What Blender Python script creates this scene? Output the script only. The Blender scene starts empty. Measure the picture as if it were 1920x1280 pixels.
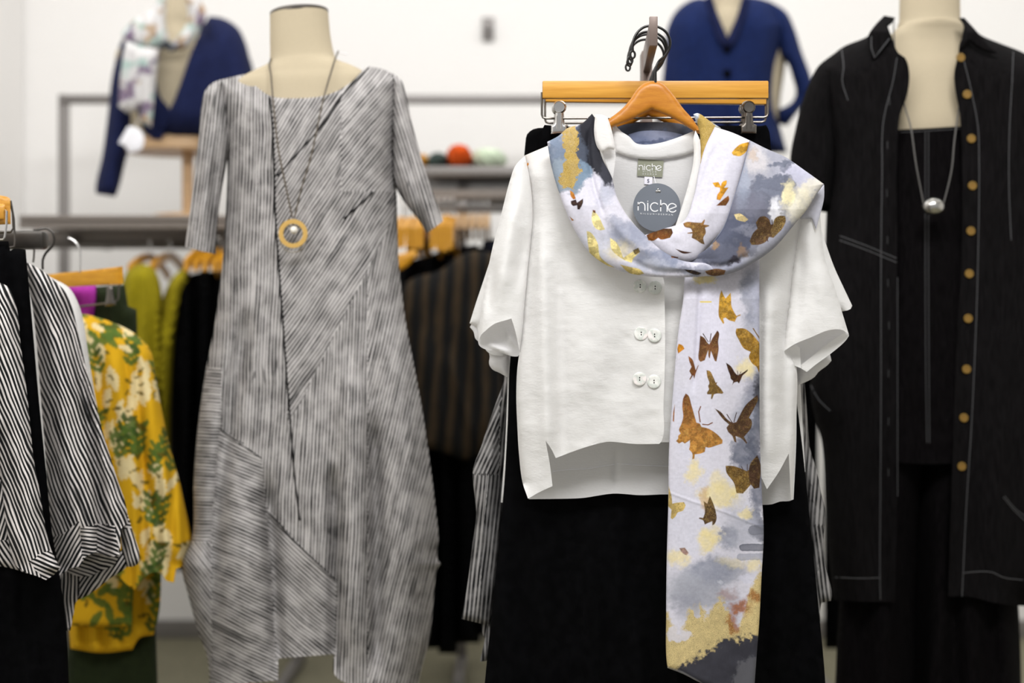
import bpy, bmesh, math, random
import numpy as np
from mathutils import Vector
from mathutils.geometry import delaunay_2d_cdt

C = bpy.context.scene.collection
SC = bpy.context.scene
# ------------------------------------------------------------------ camera, world, light
F, H = 2667.0, 0.99                     # focal length in pixels of the 1920 frame, eye height
cd = bpy.data.cameras.new('camera'); cam = bpy.data.objects.new('camera', cd); C.objects.link(cam)
cam.location = (0, 0, H); cam.rotation_euler = (math.pi/2, 0, 0)
cd.lens = 50.0; cd.sensor_width = 36.0; cd.clip_start = 0.05
cd.dof.use_dof = True; cd.dof.focus_distance = 2.17; cd.dof.aperture_fstop = 1.8
SC.camera = cam
SC.view_settings.view_transform = 'Standard'; SC.view_settings.look = 'None'
SC.view_settings.gamma = 1.0; SC.view_settings.use_curve_mapping = False
SC.view_settings.exposure = 0.0
wd = bpy.data.worlds.new('world'); SC.world = wd; wd.use_nodes = True
wd.node_tree.nodes['Background'].inputs[0].default_value = (1.0, 0.992, 0.985, 1)
wd.node_tree.nodes['Background'].inputs[1].default_value = 0.44

def area(name, loc, size, power, rot=(0, 0, 0), col=(1, 0.992, 0.982)):
    d = bpy.data.lights.new(name, 'AREA'); d.shape = 'RECTANGLE'; d.size, d.size_y = size
    d.energy = power; d.color = col
    o = bpy.data.objects.new(name, d); C.objects.link(o); o.location = loc; o.rotation_euler = rot
    return o
area('ceiling_panel_light', (0.55, 0.75, 2.88), (0.9, 0.5), 46, (math.radians(26), 0, 0))
area('ceiling_panel_light', (-0.9, 0.6, 2.88), (1.6, 0.9), 43, (math.radians(24), 0, 0))
area('ceiling_panel_light', (0.2, 3.3, 2.88), (4.4, 1.2), 44, (math.radians(8), 0, 0))

# ------------------------------------------------------------------ helpers
ORG = {}                                # world origin of every object that has children

def tag(o, label=None, cat=None, group=None, kind=None):
    if label: o['label'] = label
    if cat: o['category'] = cat
    if group: o['group'] = group
    if kind: o['kind'] = kind
    return o

def thing(name, label, cat, loc, group=None):
    o = bpy.data.objects.new(name, None); C.objects.link(o); o.location = loc
    o.empty_display_size = 0.05
    ORG[o.name] = np.array(loc, float)
    return tag(o, label, cat, group)

def link(name, V, faces, mat, parent=None, uv=None, attrs=None, sharp=40.0, smooth=True):
    V = np.asarray(V, float)
    if parent is not None: org = ORG[parent.name]
    else: org = np.array([(V[:, 0].min()+V[:, 0].max())/2, (V[:, 1].min()+V[:, 1].max())/2, V[:, 2].min()])
    me = bpy.data.meshes.new(name)
    me.from_pydata((V-org).tolist(), [], faces if isinstance(faces, list) else faces.tolist())
    if uv is not None:
        l = me.uv_layers.new(name='UVMap'); l.data.foreach_set('uv', np.asarray(uv, np.float32).ravel())
    if attrs:
        for k, a in attrs.items():
            a = np.asarray(a, np.float32)
            if a.ndim == 2:
                t = me.attributes.new(k, 'FLOAT_COLOR', 'POINT')
                t.data.foreach_set('color', np.c_[a, np.ones(len(a))].astype(np.float32).ravel())
            else:
                t = me.attributes.new(k, 'FLOAT', 'POINT'); t.data.foreach_set('value', a)
    me.update()
    if smooth:
        me.polygons.foreach_set('use_smooth', np.ones(len(me.polygons), bool))
        me.set_sharp_from_angle(angle=math.radians(sharp))
    if mat: me.materials.append(mat)
    o = bpy.data.objects.new(name, me); C.objects.link(o)
    if parent is not None: o.parent = parent
    else: o.location = org
    ORG[o.name] = org
    return o

def W(px, py, Y):
    px, py, Y = np.broadcast_arrays(np.asarray(px, float), np.asarray(py, float), np.asarray(Y, float))
    return np.stack([(px-960)/F*Y, Y, H+(640-py)/F*Y], -1)

def lin(*c):
    c = np.asarray(c, float)/255.0
    return tuple(np.where(c <= 0.04045, c/12.92, ((c+0.055)/1.055)**2.4))

def spline(pts, step=6.0, closed=True, ang=50):
    """Smooth curve through the points; a sharp turn, or a point marked 'c', stays a corner. Returns points and source segment."""
    P = np.array([p[:2] for p in pts], float); n = len(P)
    crn = [len(p) > 2 for p in pts]
    T = np.zeros_like(P)
    for i in range(n):
        if not closed and i in (0, n-1): continue
        a, b, c = P[i-1], P[i], P[(i+1) % n]
        d1, d2 = b-a, c-b
        l1, l2 = np.hypot(*d1)+1e-9, np.hypot(*d2)+1e-9
        if crn[i] or np.dot(d1, d2)/(l1*l2) < math.cos(math.radians(ang)): continue
        T[i] = (d1/l1+d2/l2)/2
    out, seg = [], []
    for i in range(n if closed else n-1):
        a, b = P[i], P[(i+1) % n]; L = np.hypot(*(b-a))
        k = max(1, int(round(L/step)))
        t = np.arange(k)/k
        ta, tb = T[i]*L, T[(i+1) % n]*L
        if not T[i].any() and not T[(i+1) % n].any(): q = a+(b-a)*t[:, None]
        else:
            if not T[i].any(): ta = (b-a)*1.0
            if not T[(i+1) % n].any(): tb = (b-a)*1.0
            h = lambda f: f[:, None]
            q = h(2*t**3-3*t**2+1)*a+h(t**3-2*t**2+t)*ta+h(-2*t**3+3*t**2)*b+h(t**3-t**2)*tb
        out.append(q); seg += [i]*k
    if not closed: out.append(P[-1:]); seg.append(n-2)
    return np.concatenate(out), np.array(seg)

def segdist(P, A, B):
    P = np.atleast_2d(P); out = np.empty(len(P)); d = B-A; L = (d*d).sum(1)+1e-12
    for s in range(0, len(P), 20000):
        p = P[s:s+20000, None, :]
        t = np.clip(((p-A)*d).sum(2)/L, 0, 1)
        q = A+t[..., None]*d
        out[s:s+20000] = np.sqrt(((p-q)**2).sum(2).min(1))
    return out

def inside(P, poly):
    x, y = P[:, 0], P[:, 1]; r = np.zeros(len(P), bool); a = poly; b = np.roll(poly, -1, 0)
    for (x1, y1), (x2, y2) in zip(a, b):
        if y1 == y2: continue
        m = ((y1 > y) != (y2 > y)) & (x < (x2-x1)*(y-y1)/(y2-y1)+x1)
        r ^= m
    return r

def sstep(a, b, x):
    t = np.clip((x-a)/(b-a), 0, 1); return t*t*(3-2*t)

def _h(ix, iy, s):
    v = np.sin(ix*127.1+iy*311.7+s*74.7)*43758.5453; return v-np.floor(v)
def noise(x, y, s=0):
    x, y = np.asarray(x, float), np.asarray(y, float)
    ix, iy = np.floor(x), np.floor(y); fx, fy = x-ix, y-iy
    fx, fy = fx*fx*(3-2*fx), fy*fy*(3-2*fy)
    return (_h(ix, iy, s)*(1-fx)+_h(ix+1, iy, s)*fx)*(1-fy)+(_h(ix, iy+1, s)*(1-fx)+_h(ix+1, iy+1, s)*fx)*fy
def fbm(x, y, s=0, o=4):
    a, v, t = 0.5, 0, 0
    for i in range(o):
        v = v+a*noise(x*2**i, y*2**i, s+i*13); t += a; a *= 0.55
    return v/t

class Folds:
    """Soft ridges (a < 0 comes forward) or valleys along drawn lines, plus optional free functions."""
    def __init__(s, lines=(), fns=()):
        s.l = []
        for pts, w, a in lines:
            q, _ = spline(pts, 25, False); s.l.append((q[:-1], q[1:], w, a, q[0], q[-1]))
        s.f = fns
    def __call__(s, x, y):
        P = np.c_[np.ravel(x), np.ravel(y)]; r = np.zeros(len(P))
        for A, B, w, a, e0, e1 in s.l:
            d = segdist(P, A, B); tp = sstep(0, 6*w, np.hypot(*(P-e0).T))*sstep(0, 6*w, np.hypot(*(P-e1).T))
            r += a*np.exp(-(d/w)**2)*tp
        for f in s.f: r += f(P[:, 0], P[:, 1])
        return r

def drape(A, lam, y0, y1, slant=0.0, seed=0, x0=0.0):
    """Vertical folds that grow from y0 to y1."""
    def f(x, y):
        xx = x-x0+slant*(y-y0)+lam*0.9*(noise(x*0.004, y*0.002, seed)-0.5)+(fbm(x*0.01, y*0.0022, seed+5)-0.5)*lam*0.8
        amp = A*np.clip((y-y0)/(y1-y0), 0, 1)**0.8
        return amp*np.sin(xx*2*math.pi/lam)*(0.55+0.9*noise(x/lam*0.7, y*0.001, seed+9))
    return f

class Sheet:
    def __init__(s, pts, Y, sp=8, bulge=0.0, R=60.0, open=(), fold=None, tilt=None, back=None, thick=0.0018, ang=50):
        s.Y, s.bulge, s.R, s.fold, s.tilt, s.back, s.thick, s.sp = Y, bulge, R, fold, tilt, back, thick, sp
        B, seg = spline(pts, sp, True, ang)
        keep = np.hypot(*(B-np.roll(B, 1, 0)).T) > 0.05
        s.B, s.seg = B[keep], seg[keep]
        k = max(1, int(round(4/sp))); D, sg = s.B[::k], s.seg[::k]; s.C1, s.C2 = D, np.roll(D, -1, 0)
        m = ~np.isin(sg, list(open)); s.A1, s.A2 = s.C1[m], s.C2[m]
        s.poly = np.array([p[:2] for p in pts], float)
    def g(s, x, y):
        if len(s.A1) == 0: return np.ones(np.size(x))
        d = segdist(np.c_[np.ravel(x), np.ravel(y)], s.A1, s.A2)
        t = np.clip(d/s.R, 0, 1); return np.sqrt(np.maximum(0, 1-(1-t)**2))
    def base(s, x, y):
        x, y = np.ravel(np.asarray(x, float)), np.ravel(np.asarray(y, float))
        r = np.full(len(x), float(s.Y))
        if s.tilt is not None: r = r+s.tilt(x, y)
        return r
    def depth(s, x, y):
        x, y = np.ravel(np.asarray(x, float)), np.ravel(np.asarray(y, float))
        r = s.base(x, y)
        if s.bulge: r = r-s.bulge*s.g(x, y)
        if s.fold is not None: r = r+s.fold(x, y)
        return r
    def at(s, x, y, off=0.0):
        return W(x, y, s.depth(x, y)-off)
    def build(s, name, mat, parent=None, angle=None, print_fn=None, sharp=60, warp=None):
        single = mat in (M['scarf'], M['linen'], M['linen_in']) and s.back is None
        B, sp = s.B, s.sp
        lo, hi = B.min(0), B.max(0)
        xs = np.arange(lo[0], hi[0]+sp, sp); ys = np.arange(lo[1], hi[1]+sp, sp*0.87)
        gx, gy = np.meshgrid(xs, ys); gx[1::2] += sp/2
        G = np.c_[gx.ravel(), gy.ravel()]
        G = G[inside(G, B)]
        if len(G): G = G[segdist(G, s.C1, s.C2) > 0.45*sp]
        P = np.concatenate([B, G]) if len(G) else B
        nb = len(B)
        vo, _, fo, ov, _, _ = delaunay_2d_cdt([Vector(p) for p in P.tolist()], [], [list(range(nb))], 1, 1e-4)
        Q = np.array([v[:] for v in vo]); T = np.array([f[:] for f in fo if len(f) == 3], int)
        a, b, c = Q[T[:, 0]], Q[T[:, 1]], Q[T[:, 2]]
        cr = (b[:, 0]-a[:, 0])*(c[:, 1]-a[:, 1])-(b[:, 1]-a[:, 1])*(c[:, 0]-a[:, 0])
        T = T[np.abs(cr) > 1e-6]; cr = cr[np.abs(cr) > 1e-6]
        T[cr > 0] = T[cr > 0][:, ::-1]         # front faces the camera side
        n = len(Q)
        Yf = s.depth(Q[:, 0], Q[:, 1])
        if s.back is None: Yb = Yf+s.thick
        else: Yb = np.maximum(s.base(Q[:, 0], Q[:, 1])+s.back*s.g(Q[:, 0], Q[:, 1])+s.thick, Yf+s.thick)
        Vf = W(Q[:, 0], Q[:, 1], Yf); Vb = W(Q[:, 0], Q[:, 1], Yb)
        V = Vf if single else np.concatenate([Vf, Vb])
        cnt = {}
        for t in T.tolist():
            for i in range(3):
                e = (t[i], t[(i+1) % 3]); k = (min(e), max(e)); cnt.setdefault(k, []).append(e)
        S = []
        for k, es in cnt.items():
            if len(es) == 1:
                u, w = es[0]; S += [(w, u, u+n), (w, u+n, w+n)]
        faces = T if single else np.concatenate([T, T[:, ::-1]+n, np.array(S, int).reshape(-1, 3)])
        k2 = 1 if single else 2
        flat = W(Q[:, 0], Q[:, 1], s.Y); XZ = np.concatenate([np.c_[flat[:, 0], flat[:, 2]]]*k2)
        QQ = np.concatenate([Q]*k2)
        uv = XZ[faces]
        if angle is not None:
            cen = QQ[faces].mean(1); ph = np.radians(angle(cen[:, 0], cen[:, 1]))[:, None]
            X, Z = uv[..., 0], uv[..., 1]
            uv = np.stack([-X*np.sin(ph)+Z*np.cos(ph)+ph*3.7, X*np.cos(ph)+Z*np.sin(ph)], -1)
            if warp is not None:
                wv = warp(QQ[:, 0], QQ[:, 1]); uv[..., 0] += wv[faces]
        attrs = None
        if print_fn is not None:
            r = print_fn(Q[:, 0], Q[:, 1])
            if not isinstance(r, tuple): r = (r, np.zeros(n))
            attrs = {'print': np.concatenate([r[0]]*k2), 'glitter': np.concatenate([r[1]]*k2)}
        s.obj = link(name, V, faces, mat, parent, uv.reshape(-1, 2), attrs, sharp)
        return s.obj

def tube(name, pts, r, mat, parent=None, closed=False, sides=8, smooth_step=None, taper=None):
    P = np.asarray(pts, float)
    if smooth_step:
        n = len(P); out = []
        for i in range(n if closed else n-1):
            p0, p1, p2, p3 = (P[(i-1) % n], P[i], P[(i+1) % n], P[(i+2) % n]) if closed else (P[max(i-1, 0)], P[i], P[i+1], P[min(i+2, n-1)])
            k = max(2, int(np.linalg.norm(p2-p1)/smooth_step))
            for t in np.arange(k)/k:
                out.append(0.5*((2*p1)+(-p0+p2)*t+(2*p0-5*p1+4*p2-p3)*t*t+(-p0+3*p1-3*p2+p3)*t**3))
        if not closed: out.append(P[-1])
        P = np.array(out)
    n = len(P)
    V, Fc = tube_geo(P, r, closed, sides, taper)
    return link(name, V, Fc, mat, parent)

def tube_geo(P, r, closed, sides, taper=None):
    n = len(P); V = []; Fc = []
    up = np.array([0, 0, 1.0]); prev = None
    for i in range(n):
        t = (P[(i+1) % n]-P[i-1]) if closed else (P[min(i+1, n-1)]-P[max(i-1, 0)])
        t = t/(np.linalg.norm(t)+1e-12)
        if prev is None:
            u = np.cross(t, up)
            if np.linalg.norm(u) < 0.1: u = np.cross(t, [0, 1, 0])
        else: u = prev-t*np.dot(prev, t)
        u /= np.linalg.norm(u); prev = u; w = np.cross(t, u)
        rr = r*(taper[i] if taper is not None else 1)
        for k in range(sides):
            a = 2*math.pi*k/sides; V.append(P[i]+rr*(math.cos(a)*u+math.sin(a)*w))
    for i in range(n if closed else n-1):
        j = (i+1) % n
        for k in range(sides):
            l = (k+1) % sides; Fc.append((i*sides+k, i*sides+l, j*sides+l, j*sides+k))
    if not closed:
        Fc.append(tuple(range(sides))[::-1]); Fc.append(tuple((n-1)*sides+k for k in range(sides)))
    return np.array(V), Fc

def box_geo(c, s, bev=0.0, rz=0.0, ry=0.0):
    bm = bmesh.new(); bmesh.ops.create_cube(bm, size=1)
    for v in bm.verts: v.co = Vector((v.co.x*s[0], v.co.y*s[1], v.co.z*s[2]))
    if bev: bmesh.ops.bevel(bm, geom=bm.edges[:], offset=bev, segments=2, affect='EDGES', profile=0.5)
    bm.verts.ensure_lookup_table(); bm.verts.index_update()
    V = np.array([v.co[:] for v in bm.verts]); Fc = [tuple(v.index for v in f.verts) for f in bm.faces]; bm.free()
    if ry:
        x, z = V[:, 0].copy(), V[:, 2].copy(); V[:, 0] = x*math.cos(ry)+z*math.sin(ry); V[:, 2] = -x*math.sin(ry)+z*math.cos(ry)
    if rz:
        x, y = V[:, 0].copy(), V[:, 1].copy(); V[:, 0] = x*math.cos(rz)-y*math.sin(rz); V[:, 1] = x*math.sin(rz)+y*math.cos(rz)
    return V+np.array(c), Fc
def box(name, c, s, mat, parent=None, bev=0.0, rz=0.0, ry=0.0, kind=None):
    V, Fc = box_geo(c, s, bev, rz, ry); o = link(name, V, Fc, mat, parent, sharp=35)
    if kind: o['kind'] = kind
    return o

def loft(name, rings, mat, parent=None, seg=40, sub=6, power=2.0):
    """rings: (cx, cy, cz, half width, half depth) in metres, top to bottom."""
    R = np.array(rings, float); n = len(R); out = []
    for i in range(n-1):
        p0, p1, p2, p3 = R[max(i-1, 0)], R[i], R[i+1], R[min(i+2, n-1)]
        for t in np.arange(sub)/sub:
            out.append(0.5*((2*p1)+(-p0+p2)*t+(2*p0-5*p1+4*p2-p3)*t*t+(-p0+3*p1-3*p2+p3)*t**3))
    out.append(R[-1]); R = np.array(out)
    a = np.arange(seg)*2*math.pi/seg
    ca, sa = np.cos(a), np.sin(a)
    ca, sa = np.sign(ca)*np.abs(ca)**(2/power), np.sign(sa)*np.abs(sa)**(2/power)
    V = np.concatenate([np.c_[r[0]+r[3]*ca, r[1]+r[4]*sa, np.full(seg, r[2])] for r in R])
    Fc = []
    for i in range(len(R)-1):
        for k in range(seg):
            l = (k+1) % seg; Fc.append((i*seg+l, i*seg+k, (i+1)*seg+k, (i+1)*seg+l))
    Fc.append(tuple(range(seg))); Fc.append(tuple((len(R)-1)*seg+k for k in range(seg))[::-1])
    return link(name, V, Fc, mat, parent, sharp=50)

def lathe(name, prof, c, axis, mat, parent=None, seg=24):
    """prof: (radius, height along axis). axis 'y' turns towards the camera (height positive = nearer), 'z' is up."""
    a = np.arange(seg)*2*math.pi/seg; V = []; Fc = []
    for r, h in prof:
        if axis == 'y': V.append(np.c_[r*np.cos(a), np.full(seg, -h), r*np.sin(a)])
        else: V.append(np.c_[r*np.cos(a), r*np.sin(a), np.full(seg, h)])
    V = np.concatenate(V)+np.array(c)
    n = len(prof)
    for i in range(n-1):
        for k in range(seg):
            l = (k+1) % seg; Fc.append((i*seg+k, i*seg+l, (i+1)*seg+l, (i+1)*seg+k))
    Fc.append(tuple(range(seg))[::-1]); Fc.append(tuple((n-1)*seg+k for k in range(seg)))
    return link(name, V, Fc, mat, parent, sharp=35)

def ball(name, c, r, mat, parent=None, seg=24):
    r = np.broadcast_to(np.asarray(r, float), 3)
    n = seg//2
    prof = [(max(math.sin(math.pi*i/n), 0.001), -math.cos(math.pi*i/n)) for i in range(n+1)]
    a = np.arange(seg)*2*math.pi/seg
    V = np.concatenate([np.c_[p*np.cos(a), p*np.sin(a), np.full(seg, h)] for p, h in prof])*r+np.array(c)
    Fc = [(i*seg+k, i*seg+(k+1) % seg, (i+1)*seg+(k+1) % seg, (i+1)*seg+k) for i in range(n) for k in range(seg)]
    return link(name, V, Fc, mat, parent)

def ribbons(name, lines, w, th, mat, parent):
    """flat strokes: lines of 3-D points lying near a plane that faces the camera; width w, thickness th."""
    V, Fc = [], []
    for P in lines:
        P = np.asarray(P, float); n = len(P); o = len(V)
        for i in range(n):
            t = P[min(i+1, n-1)]-P[max(i-1, 0)]; t = t/np.linalg.norm(t)
            nn = np.array([-t[2], 0, t[0]])*w/2
            V += [P[i]+nn, P[i]-nn, P[i]+nn-[0, th, 0], P[i]-nn-[0, th, 0]]
        for i in range(n-1):
            a, b = o+4*i, o+4*i+4
            Fc += [(a+2, a+3, b+3, b+2), (a, b, b+1, a+1), (a, a+2, b+2, b), (a+1, b+1, b+3, a+3)]
        Fc += [(o, o+1, o+3, o+2), (o+4*n-4, o+4*n-2, o+4*n-1, o+4*n-3)]
    return link(name, V, Fc, mat, parent, smooth=False)

def arc(cx, cy, rx, ry, a0, a1, n=20):
    t = np.radians(np.linspace(a0, a1, n)); return np.c_[cx+rx*np.cos(t), cy-ry*np.sin(t)]

def text(name, s, c, size, mat, parent, spacing=1.0, rot=0.0):
    cu = bpy.data.curves.new(name, 'FONT'); cu.body = s; cu.size = size; cu.align_x = 'CENTER'; cu.align_y = 'CENTER'
    cu.space_character = spacing; cu.extrude = 0.00015
    t = bpy.data.objects.new(name, cu); C.objects.link(t)
    dg = bpy.context.evaluated_depsgraph_get(); me = t.evaluated_get(dg).to_mesh()
    V = np.array([v.co[:] for v in me.vertices]); Fc = [tuple(p.vertices) for p in me.polygons]
    t.evaluated_get(dg).to_mesh_clear(); bpy.data.objects.remove(t); bpy.data.curves.remove(cu)
    x, y, z = V.T; x, y = x*math.cos(rot)-y*math.sin(rot), x*math.sin(rot)+y*math.cos(rot)
    return link(name, np.c_[x+c[0], c[1]-z, y+c[2]], Fc, mat, parent, smooth=False)

# ------------------------------------------------------------------ materials
class NT:
    def __init__(s, name):
        s.m = bpy.data.materials.new(name); s.m.use_nodes = True; s.t = s.m.node_tree
        s.p = s.t.nodes['Principled BSDF']
    def n(s, typ, **kw):
        o = s.t.nodes.new(typ)
        for k, v in kw.items(): setattr(o, k, v)
        return o
    def set(s, sock, v):
        if hasattr(v, 'is_output'): s.t.links.new(v, sock)
        else:
            if isinstance(v, tuple) and len(v) == 3 and sock.type == 'RGBA': v = (*v, 1)
            sock.default_value = v
    def math(s, op, a, b=0.0):
        o = s.n('ShaderNodeMath', operation=op); s.set(o.inputs[0], a); s.set(o.inputs[1], b); return o.outputs[0]
    def mix(s, f, a, b):
        o = s.n('ShaderNodeMix', data_type='RGBA'); s.set(o.inputs[0], f); s.set(o.inputs[6], a); s.set(o.inputs[7], b); return o.outputs[2]
    def ramp(s, x, a, b, lo=0.0, hi=1.0):
        o = s.n('ShaderNodeMapRange', interpolation_type='SMOOTHSTEP'); s.set(o.inputs[0], x)
        for i, v in ((1, a), (2, b), (3, lo), (4, hi)): s.set(o.inputs[i], v)
        return o.outputs[0]
    def comb(s, x, y, z=0.0):
        o = s.n('ShaderNodeCombineXYZ'); s.set(o.inputs[0], x); s.set(o.inputs[1], y); s.set(o.inputs[2], z); return o.outputs[0]
    def noise(s, vec, scale=1.0, detail=3.0, rough=0.5):
        o = s.n('ShaderNodeTexNoise'); s.set(o.inputs['Vector'], vec); s.set(o.inputs['Scale'], scale)
        s.set(o.inputs['Detail'], detail); s.set(o.inputs['Roughness'], rough); return o.outputs[0]
    def obj(s): return s.n('ShaderNodeTexCoord').outputs['Object']
    def uv(s):
        o = s.n('ShaderNodeSeparateXYZ'); s.t.links.new(s.n('ShaderNodeUVMap').outputs[0], o.inputs[0]); return o.outputs[0], o.outputs[1]
    def scaled(s, v, sc):
        o = s.n('ShaderNodeMapping'); s.set(o.inputs[0], v); o.inputs['Scale'].default_value = sc; return o.outputs[0]
    def bump(s, h, strength, dist):
        o = s.n('ShaderNodeBump'); s.set(o.inputs['Height'], h); o.inputs['Strength'].default_value = strength
        o.inputs['Distance'].default_value = dist; s.t.links.new(o.outputs[0], s.p.inputs['Normal'])
    def fin(s, col=None, rough=None, metal=None, sheen=None, spec=None):
        for k, v in (('Base Color', col), ('Roughness', rough), ('Metallic', metal), ('Sheen Weight', sheen), ('Specular IOR Level', spec)):
            if v is not None: s.set(s.p.inputs[k], v)
        return s.m

def m_cloth(name, col, var=0.08, rough=0.9, sc=(60, 60, 60), bump=0.3, dist=0.001, sheen=0.0, spec=0.2):
    t = NT(name); o = t.obj(); f = t.noise(t.scaled(o, sc), 1.0, 4)
    g = t.noise(o, 900, 2)
    c = t.mix(t.ramp(f, 0.3, 0.7), tuple(x*(1-var) for x in col), tuple(min(1, x*(1+var)) for x in col))
    t.bump(t.math('ADD', f, t.math('MULTIPLY', g, 0.25)), bump, dist)
    return t.fin(c, rough, sheen=sheen, spec=spec)

def m_plain(name, col, rough=0.5, metal=0.0, var=0.06, sc=40):
    t = NT(name); f = t.noise(t.obj(), sc, 3)
    c = t.mix(f, tuple(x*(1-var) for x in col), tuple(min(1, x*(1+var)) for x in col))
    return t.fin(c, rough, metal)

def m_wood(name, a, b, sc=(8, 60, 160), rough=0.38):
    t = NT(name); o = t.obj()
    f = t.noise(t.scaled(o, sc), 1.0, 5, 0.6); g = t.noise(t.scaled(o, (3, 20, 30)), 1.0, 2)
    c = t.mix(t.ramp(f, 0.3, 0.75), a, b); c = t.mix(t.ramp(g, 0.55, 0.8, 0, 0.35), c, tuple(x*0.6 for x in a))
    t.bump(f, 0.08, 0.0006)
    return t.fin(c, rough)

def m_stripes(name, light, dark, per, fine=0.5, duty=0.5, mott=0.3, crack=0.0, wob=0.004, soft=0.16, grey=0.0):
    """Irregular hand-drawn stripes along the v axis of the UV map (metres)."""
    t = NT(name); u, v = t.uv()
    d = t.noise(t.comb(t.math('MULTIPLY', u, 7), t.math('MULTIPLY', v, 3.5)), 1.0, 2)
    d2 = t.noise(t.comb(t.math('MULTIPLY', u, 60), t.math('MULTIPLY', v, 9)), 1.0, 2)
    uu = t.math('ADD', u, t.math('MULTIPLY', t.math('SUBTRACT', d, 0.5), wob))
    uu = t.math('ADD', uu, t.math('MULTIPLY', t.math('SUBTRACT', d2, 0.5), per*0.6))
    s = t.math('MULTIPLY', t.math('ADD', t.math('SINE', t.math('MULTIPLY', uu, 2*math.pi/per)), 1.0), 0.5)
    st = t.noise(t.comb(t.math('MULTIPLY', uu, 420), t.math('MULTIPLY', v, 9)), 1.0, 3)
    br = t.noise(t.comb(t.math('MULTIPLY', uu, 130), t.math('MULTIPLY', v, 6)), 1.0, 2)
    s = t.math('ADD', s, t.math('MULTIPLY', t.math('SUBTRACT', st, 0.5), fine*1.6))
    s = t.math('ADD', s, t.math('MULTIPLY', t.math('SUBTRACT', br, 0.5), fine*1.5))
    bl = t.noise(t.comb(t.math('MULTIPLY', u, 22), t.math('MULTIPLY', v, 14)), 1.0, 3)
    th = t.math('ADD', duty, t.math('MULTIPLY', t.math('SUBTRACT', bl, 0.5), mott))
    ln = t.ramp(t.math('SUBTRACT', s, th), -soft, soft, 1.0, 0.0)
    bl2 = t.noise(t.comb(t.math('MULTIPLY', u, 40), t.math('MULTIPLY', v, 28), 3.0), 1.0, 3)
    if grey: ln = t.math('MULTIPLY', ln, t.ramp(bl2, 0.3, 0.65, 1.0-grey, 1.0))
    lc = t.mix(t.ramp(bl2, 0.35, 0.7, 0, mott), light, tuple(x*0.45 for x in light))
    c = t.mix(ln, lc, dark)
    if crack:
        k = t.noise(t.comb(t.math('MULTIPLY', uu, 55), t.math('MULTIPLY', v, 2.2), 7.0), 1.0, 1)
        k = t.math('MULTIPLY', t.ramp(t.math('ABSOLUTE', t.math('SUBTRACT', k, 0.5)), 0.004, 0.014, 1, 0), t.ramp(t.noise(t.comb(t.math('MULTIPLY', u, 6), t.math('MULTIPLY', v, 5), 11.0), 1.0, 1), 0.5, 0.6))
        c = t.mix(t.math('MULTIPLY', k, crack), c, tuple(x*0.5 for x in dark))
    t.bump(t.noise(t.comb(t.math('MULTIPLY', u, 160), t.math('MULTIPLY', v, 60)), 1.0, 3), 0.35, 0.0015)
    return t.fin(c, 0.85, spec=0.2)

def m_print(name, rough=0.7, weave=0.05, sheen=0.0):
    """Cloth printed with the drawing stored on the mesh; glints of the gilded spots are painted in as gold specks."""
    t = NT(name); a = t.n('ShaderNodeAttribute', attribute_name='print'); g = t.n('ShaderNodeAttribute', attribute_name='glitter')
    o = t.obj(); f = t.noise(o, 1500, 2); w = t.noise(t.scaled(o, (1500, 1500, 60)), 1.0, 1)
    sp = t.math('MULTIPLY', t.ramp(f, 0.48, 0.66), g.outputs['Fac'])
    c = t.mix(t.math('MULTIPLY', sp, 0.8), a.outputs['Color'], lin(78, 60, 38))
    lt = t.math('MULTIPLY', t.ramp(t.noise(o, 1100, 2), 0.55, 0.68), g.outputs['Fac']); c = t.mix(t.math('MULTIPLY', lt, 0.7), c, lin(226, 204, 150))  # lighter gold specks put the glints into the colour
    c2 = t.n('ShaderNodeMixRGB', blend_type='MULTIPLY'); c2.inputs[0].default_value = 1.0
    t.set(c2.inputs[1], c); t.set(c2.inputs[2], t.mix(w, (1-2*weave,)*3, (1.0,)*3))
    t.bump(t.math('ADD', w, f), 0.12, 0.0006)
    return t.fin(c2.outputs[0], rough, spec=0.12, sheen=sheen)

M = {}
M['wall'] = m_plain('wall_paint', lin(243, 241, 239), 0.8, var=0.01, sc=3)
M['ceil'] = m_plain('ceiling_paint', lin(240, 240, 238), 0.9, var=0.01, sc=3)
M['carpet'] = m_cloth('carpet', lin(132, 128, 108), 0.15, 0.95, (90, 90, 90), 0.6, 0.004)
M['base'] = m_plain('baseboard_paint', lin(120, 116, 112), 0.6)
M['linen'] = NT('white_crinkled_viscose')
def _linen(t, col):
    o = t.obj()
    w = t.noise(t.scaled(o, (48, 48, 130)), 1.0, 3, 0.5); w2 = t.noise(t.scaled(o, (170, 170, 420)), 1.0, 3, 0.55); b = t.noise(o, 9, 2)
    h = t.math('ADD', t.math('MULTIPLY', w, t.ramp(b, 0.35, 0.7, 0.15, 0.8)), t.math('MULTIPLY', w2, 0.4))
    t.bump(h, 0.3, 0.003)
    c = t.mix(w2, tuple(x*0.97 for x in col), col); t.fin(c, 0.75, spec=0.2)
    tr = t.n('ShaderNodeBsdfTranslucent'); t.set(tr.inputs[0], c); mx = t.n('ShaderNodeMixShader'); mx.inputs[0].default_value = 0.28
    t.t.links.new(t.p.outputs[0], mx.inputs[1]); t.t.links.new(tr.outputs[0], mx.inputs[2])
    t.t.links.new(mx.outputs[0], t.t.nodes['Material Output'].inputs[0]); return t.m
M['linen'] = _linen(M['linen'], lin(243, 242, 241))
M['linen_in'] = _linen(NT('white_viscose_wrong_side'), lin(238, 237, 238))
M['black'] = m_cloth('black_crepe', (0.0022, 0.0022, 0.0026), 0.3, 0.9, spec=0.03)
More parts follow.
